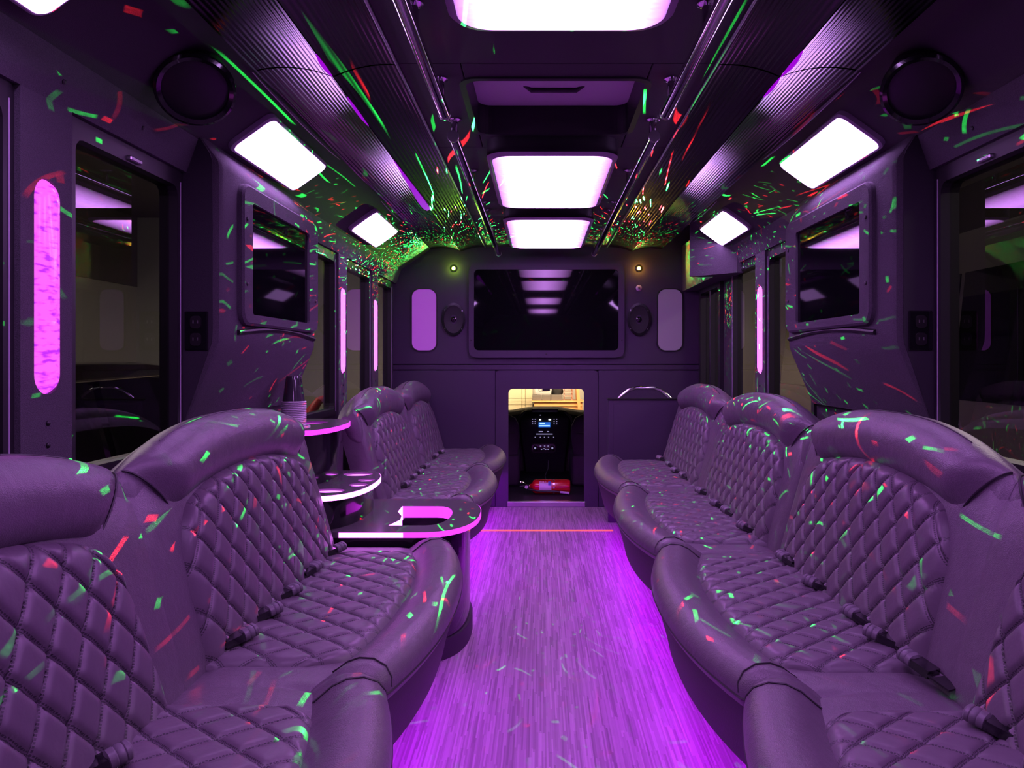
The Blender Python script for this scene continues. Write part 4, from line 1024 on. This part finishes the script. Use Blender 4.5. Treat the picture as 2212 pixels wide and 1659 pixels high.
struct('garage_wall_left_upper', G().box((-6.0, -3, 2.2), (-5.88, 12, 3.2)), M_GDARK, 'darker upper band of the garage wall outside the left windows')
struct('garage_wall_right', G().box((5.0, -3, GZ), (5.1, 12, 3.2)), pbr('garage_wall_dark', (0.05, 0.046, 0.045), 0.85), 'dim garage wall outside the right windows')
struct('garage_wall_front', G().box((-6.5, 11.0, GZ), (6, 11.1, 3.2)), M_GWALL, 'lit garage wall seen through the windscreen')
struct('garage_ceiling', G().box((-6.5, -3, 3.2), (6, 12, 3.3)), M_GDARK, 'dark garage ceiling', 'ceiling')
# garage-door panels at the left of the windscreen view
t = thing('garage_door', 'cream sectional door panels seen at the left through the doorway', 'garage door', (-0.7, 10.95, GZ))
for i, (z0, z1) in enumerate(((GZ, 0.49), (0.495, 0.53), (0.535, 0.585), (0.59, 0.95), (0.955, 1.4))):
    for x0, x1 in ((-1.6, -0.31), (-0.305, -0.26), (-0.255, -0.155)):
        build('door_panel', G().box((x0, 10.93, z0), (x1, 10.97, z1), 0.003), M_CREAM, t)
t = thing('workbench', 'orange plywood workbench brightly lit beyond the windscreen', 'workbench', (0.25, 10.6, GZ))
build('front_board', G().box((-0.13, 10.50, GZ), (0.54, 10.53, 0.555), 0.004), M_PLY, t)
build('top_board', G().box((-0.16, 10.48, 0.555), (0.56, 10.92, 0.575), 0.004), M_PLY, t)
build('rail', G().box((-0.12, 10.49, 0.50), (0.53, 10.505, 0.512)), M_PLY, t)
build('side_board', G().loft([[(0.56, 10.45, GZ), (0.60, 10.45, GZ), (0.60, 10.92, GZ), (0.56, 10.92, GZ)], [(0.44, 10.45, 0.95), (0.48, 10.45, 0.95), (0.48, 10.92, 0.95), (0.44, 10.92, 0.95)]]), M_PLY, t)
for i, (x0, x1, lab) in enumerate(((-0.155, -0.02, 'dark storage bin at the left on the workbench'), (-0.015, 0.10, 'dark storage bin in the middle of the workbench'), (0.105, 0.265, 'wide dark storage bin under the black bag'))):
    tag(build('storage_bin', G().box((x0, 10.56, 0.576), (x1, 10.85, 0.655), 0.006), M_GREY), lab, 'bin', 'storage bins on the workbench')
bag = thing('white_sack', 'white printed sack resting on the dark storage bins', 'sack', (0.0, 10.62, 0.656))
rows = [[(0.0+w*sx, 10.62+dd*sy, z) for sx, sy in ((-1, -0.8), (-0.6, -1), (0.6, -1), (1, -0.8), (1, 0.8), (-1, 0.8))] for z, w, dd in ((0.656, 0.09, 0.05), (0.68, 0.11, 0.06), (0.74, 0.115, 0.055), (0.80, 0.12, 0.04), (0.84, 0.115, 0.02))]
build('sack_body', G().loft(rows), M_WHITE, bag, smooth=True)
text_obj('printed_word', 'Coast', 0.058, (0.0, 10.555, 0.725), (PI/2, 0, 0), M_GREY, bag, 0.001)
tag(build('black_bag', G().loft([[(0.192+w*math.cos(2*PI*k/16), 10.68+0.06*math.sin(2*PI*k/16), z) for k in range(16)] for z, w in ((0.656, 0.07), (0.67, 0.085), (0.71, 0.09), (0.745, 0.07), (0.76, 0.03))]), M_CAB, smooth=True), 'lumpy black bag on the widest storage bin', 'bag')
rk = thing('wire_rack', 'pinkish wire rack at the right end of the workbench', 'rack', (0.36, 10.65, 0.576))
M_PINK = pbr('pinkish_wire', (0.75, 0.45, 0.38), 0.4)
for x in (0.29, 0.40): build('upright', G().tube([(x, 10.62, 0.576), (x, 10.62, 0.85)], 0.008, 8), M_PINK, rk)
for z in (0.63, 0.68, 0.73): build('shelf', G().box((0.285, 10.58, z), (0.405, 10.70, z+0.012)), M_PINK, rk)

# black car parked at the left
car = thing('parked_car', 'large black car parked outside the left windows', 'car', (-3.2, 3.6, GZ))
prof = [(0.4, -0.35), (0.35, 0.35), (0.55, 0.75), (1.0, 1.05), (2.2, 1.13), (4.6, 1.13), (5.4, 1.09), (5.85, 0.98), (6.5, 0.52), (7.9, 0.40), (8.2, 0.15), (8.2, -0.35)]
def carx(z): return 0.95 if z < 0.5 else 0.95-0.16*(z-0.5)/0.65
rings = []
for f in (-1, -0.97, -0.88, 0, 0.88, 0.97, 1):
    sh = {1: 0.05, 0.97: 0.015, 0.88: 0.0, 0: 0.0}[abs(f)]
    rings.append([(-3.2+f*carx(z), y, z-(sh if z > 0.3 else 0)) for y, z in prof])
build('body', G().loft(rings), M_CARP, car, smooth=True)
for (pts) in ([(1.0, 0.55), (1.15, 0.95), (2.4, 1.04), (2.4, 0.55)], [(2.5, 0.55), (2.5, 1.04), (3.9, 1.04), (3.9, 0.55)], [(4.0, 0.55), (4.0, 1.04), (5.1, 1.02), (5.7, 0.90), (6.15, 0.60), (6.15, 0.55)]):
    g = G(); n = len(pts); vs = [(-3.2+carx(z)+o_, y, z) for o_ in (0.006, -0.02) for y, z in pts]
    g.add(vs, [tuple(range(n)), tuple(range(2*n-1, n-1, -1))]+[(i, (i+1) % n, n+(i+1) % n, n+i) for i in range(n)])
    build('side_window', g, M_CARG, car)
build('chrome_strip', G().tube([(-3.2+0.955, 0.9, 0.52), (-3.2+0.955, 6.2, 0.52)], 0.009, 8), M_STEEL, car, smooth=True)
build('window_trim', G().tube([(-3.2+0.84, 3.2, 1.02), (-3.2+0.83, 4.6, 1.05), (-3.2+0.845, 5.2, 1.02), (-3.2+0.86, 5.75, 0.90), (-3.2+0.90, 6.2, 0.62)], 0.008, 8), M_CHROME, car, smooth=True)
for y in (1.6, 6.9):
    for sx in (-1, 1):
        w_ = build('wheel', G().lathe([(0.36, -0.11), (0.39, -0.08), (0.39, 0.08), (0.36, 0.11), (0.24, 0.11), (0.22, 0.07)], (-3.2+sx*0.85, y, GZ+0.39), (sx, 0, 0), 28), M_RUBBER, car, smooth=True)
build('mirror', G().box((-2.28, 5.85, 0.52), (-2.10, 5.97, 0.66), 0.03, 2), M_CARP, car, smooth=True)
# silver van parked at the right
van = thing('parked_van', 'silver van with dark windows parked outside the right windows', 'van', (3.35, 4.5, GZ))
rings = []
for y, k in ((1.0, 0.10), (1.05, 0.03), (1.3, 0.0), (8.6, 0.0), (8.9, 0.05), (9.0, 0.12)):
    rings.append([(3.35-0.95+k, y, GZ+0.30), (3.35-0.97+k, y, 0.4), (3.35-0.95+k, y, 0.9), (3.35-0.86+k, y, 1.75), (3.35-0.78+k, y, 1.93-k), (3.35+0.78-k, y, 1.93-k), (3.35+0.95-k, y, 0.9), (3.35+0.95-k, y, GZ+0.30)])
build('body', G().loft(rings), M_VAN, van, smooth=True)
for y0, y1 in ((1.4, 2.9), (2.95, 4.5), (4.55, 6.1), (6.15, 7.7)):
    g = G(); pts = [(y0, 0.91), (y1, 0.91), (y1, 1.66), (y0, 1.66)]
    vs = [(3.35-0.95+0.09*(z-0.9)/0.85-o_, y, z) for o_ in (0.008, -0.02) for y, z in pts]
    g.add(vs, [(0, 1, 2, 3), (7, 6, 5, 4)]+[(i, (i+1) % 4, 4+(i+1) % 4, 4+i) for i in range(4)])
    build('side_window', g, M_CARG, van)
for y in (2.2, 7.6):
    for sx in (-1, 1):
        build('wheel', G().lathe([(0.33, -0.11), (0.36, -0.08), (0.36, 0.08), (0.33, 0.11), (0.22, 0.11), (0.2, 0.07)], (3.35+sx*0.84, y, GZ+0.36), (sx, 0, 0), 28), M_RUBBER, van, smooth=True)
# clutter by the far left garage wall
M_BROWN = pbr('brown_crate', (0.16, 0.09, 0.05), 0.8)
t = thing('wooden_crate', 'brown crate by the garage wall outside the far left windows', 'crate', (-5.2, 9.3, GZ))
build('crate_body', G().box((-5.5, 8.8, GZ), (-4.7, 9.8, 0.72), 0.02), M_BROWN, t)
for z in (-0.4, 0.0, 0.4):
    build('slat', G().box((-4.71, 8.78, z), (-4.67, 9.82, z+0.2), 0.01), M_BROWN, t)
tag(build('red_hose', G().tube([(-1.97, 6.30, GZ), (-1.97, 6.31, 0.55), (-1.95, 6.33, 0.72), (-1.90, 6.36, 0.80), (-1.82, 6.38, 0.835), (-1.72, 6.40, 0.84)], [0.05, 0.05, 0.045, 0.035, 0.025, 0.012], 10), pbr('red_rubber', (0.7, 0.03, 0.03), 0.4), smooth=True), 'curved red hose rising outside the window past the left television', 'hose')
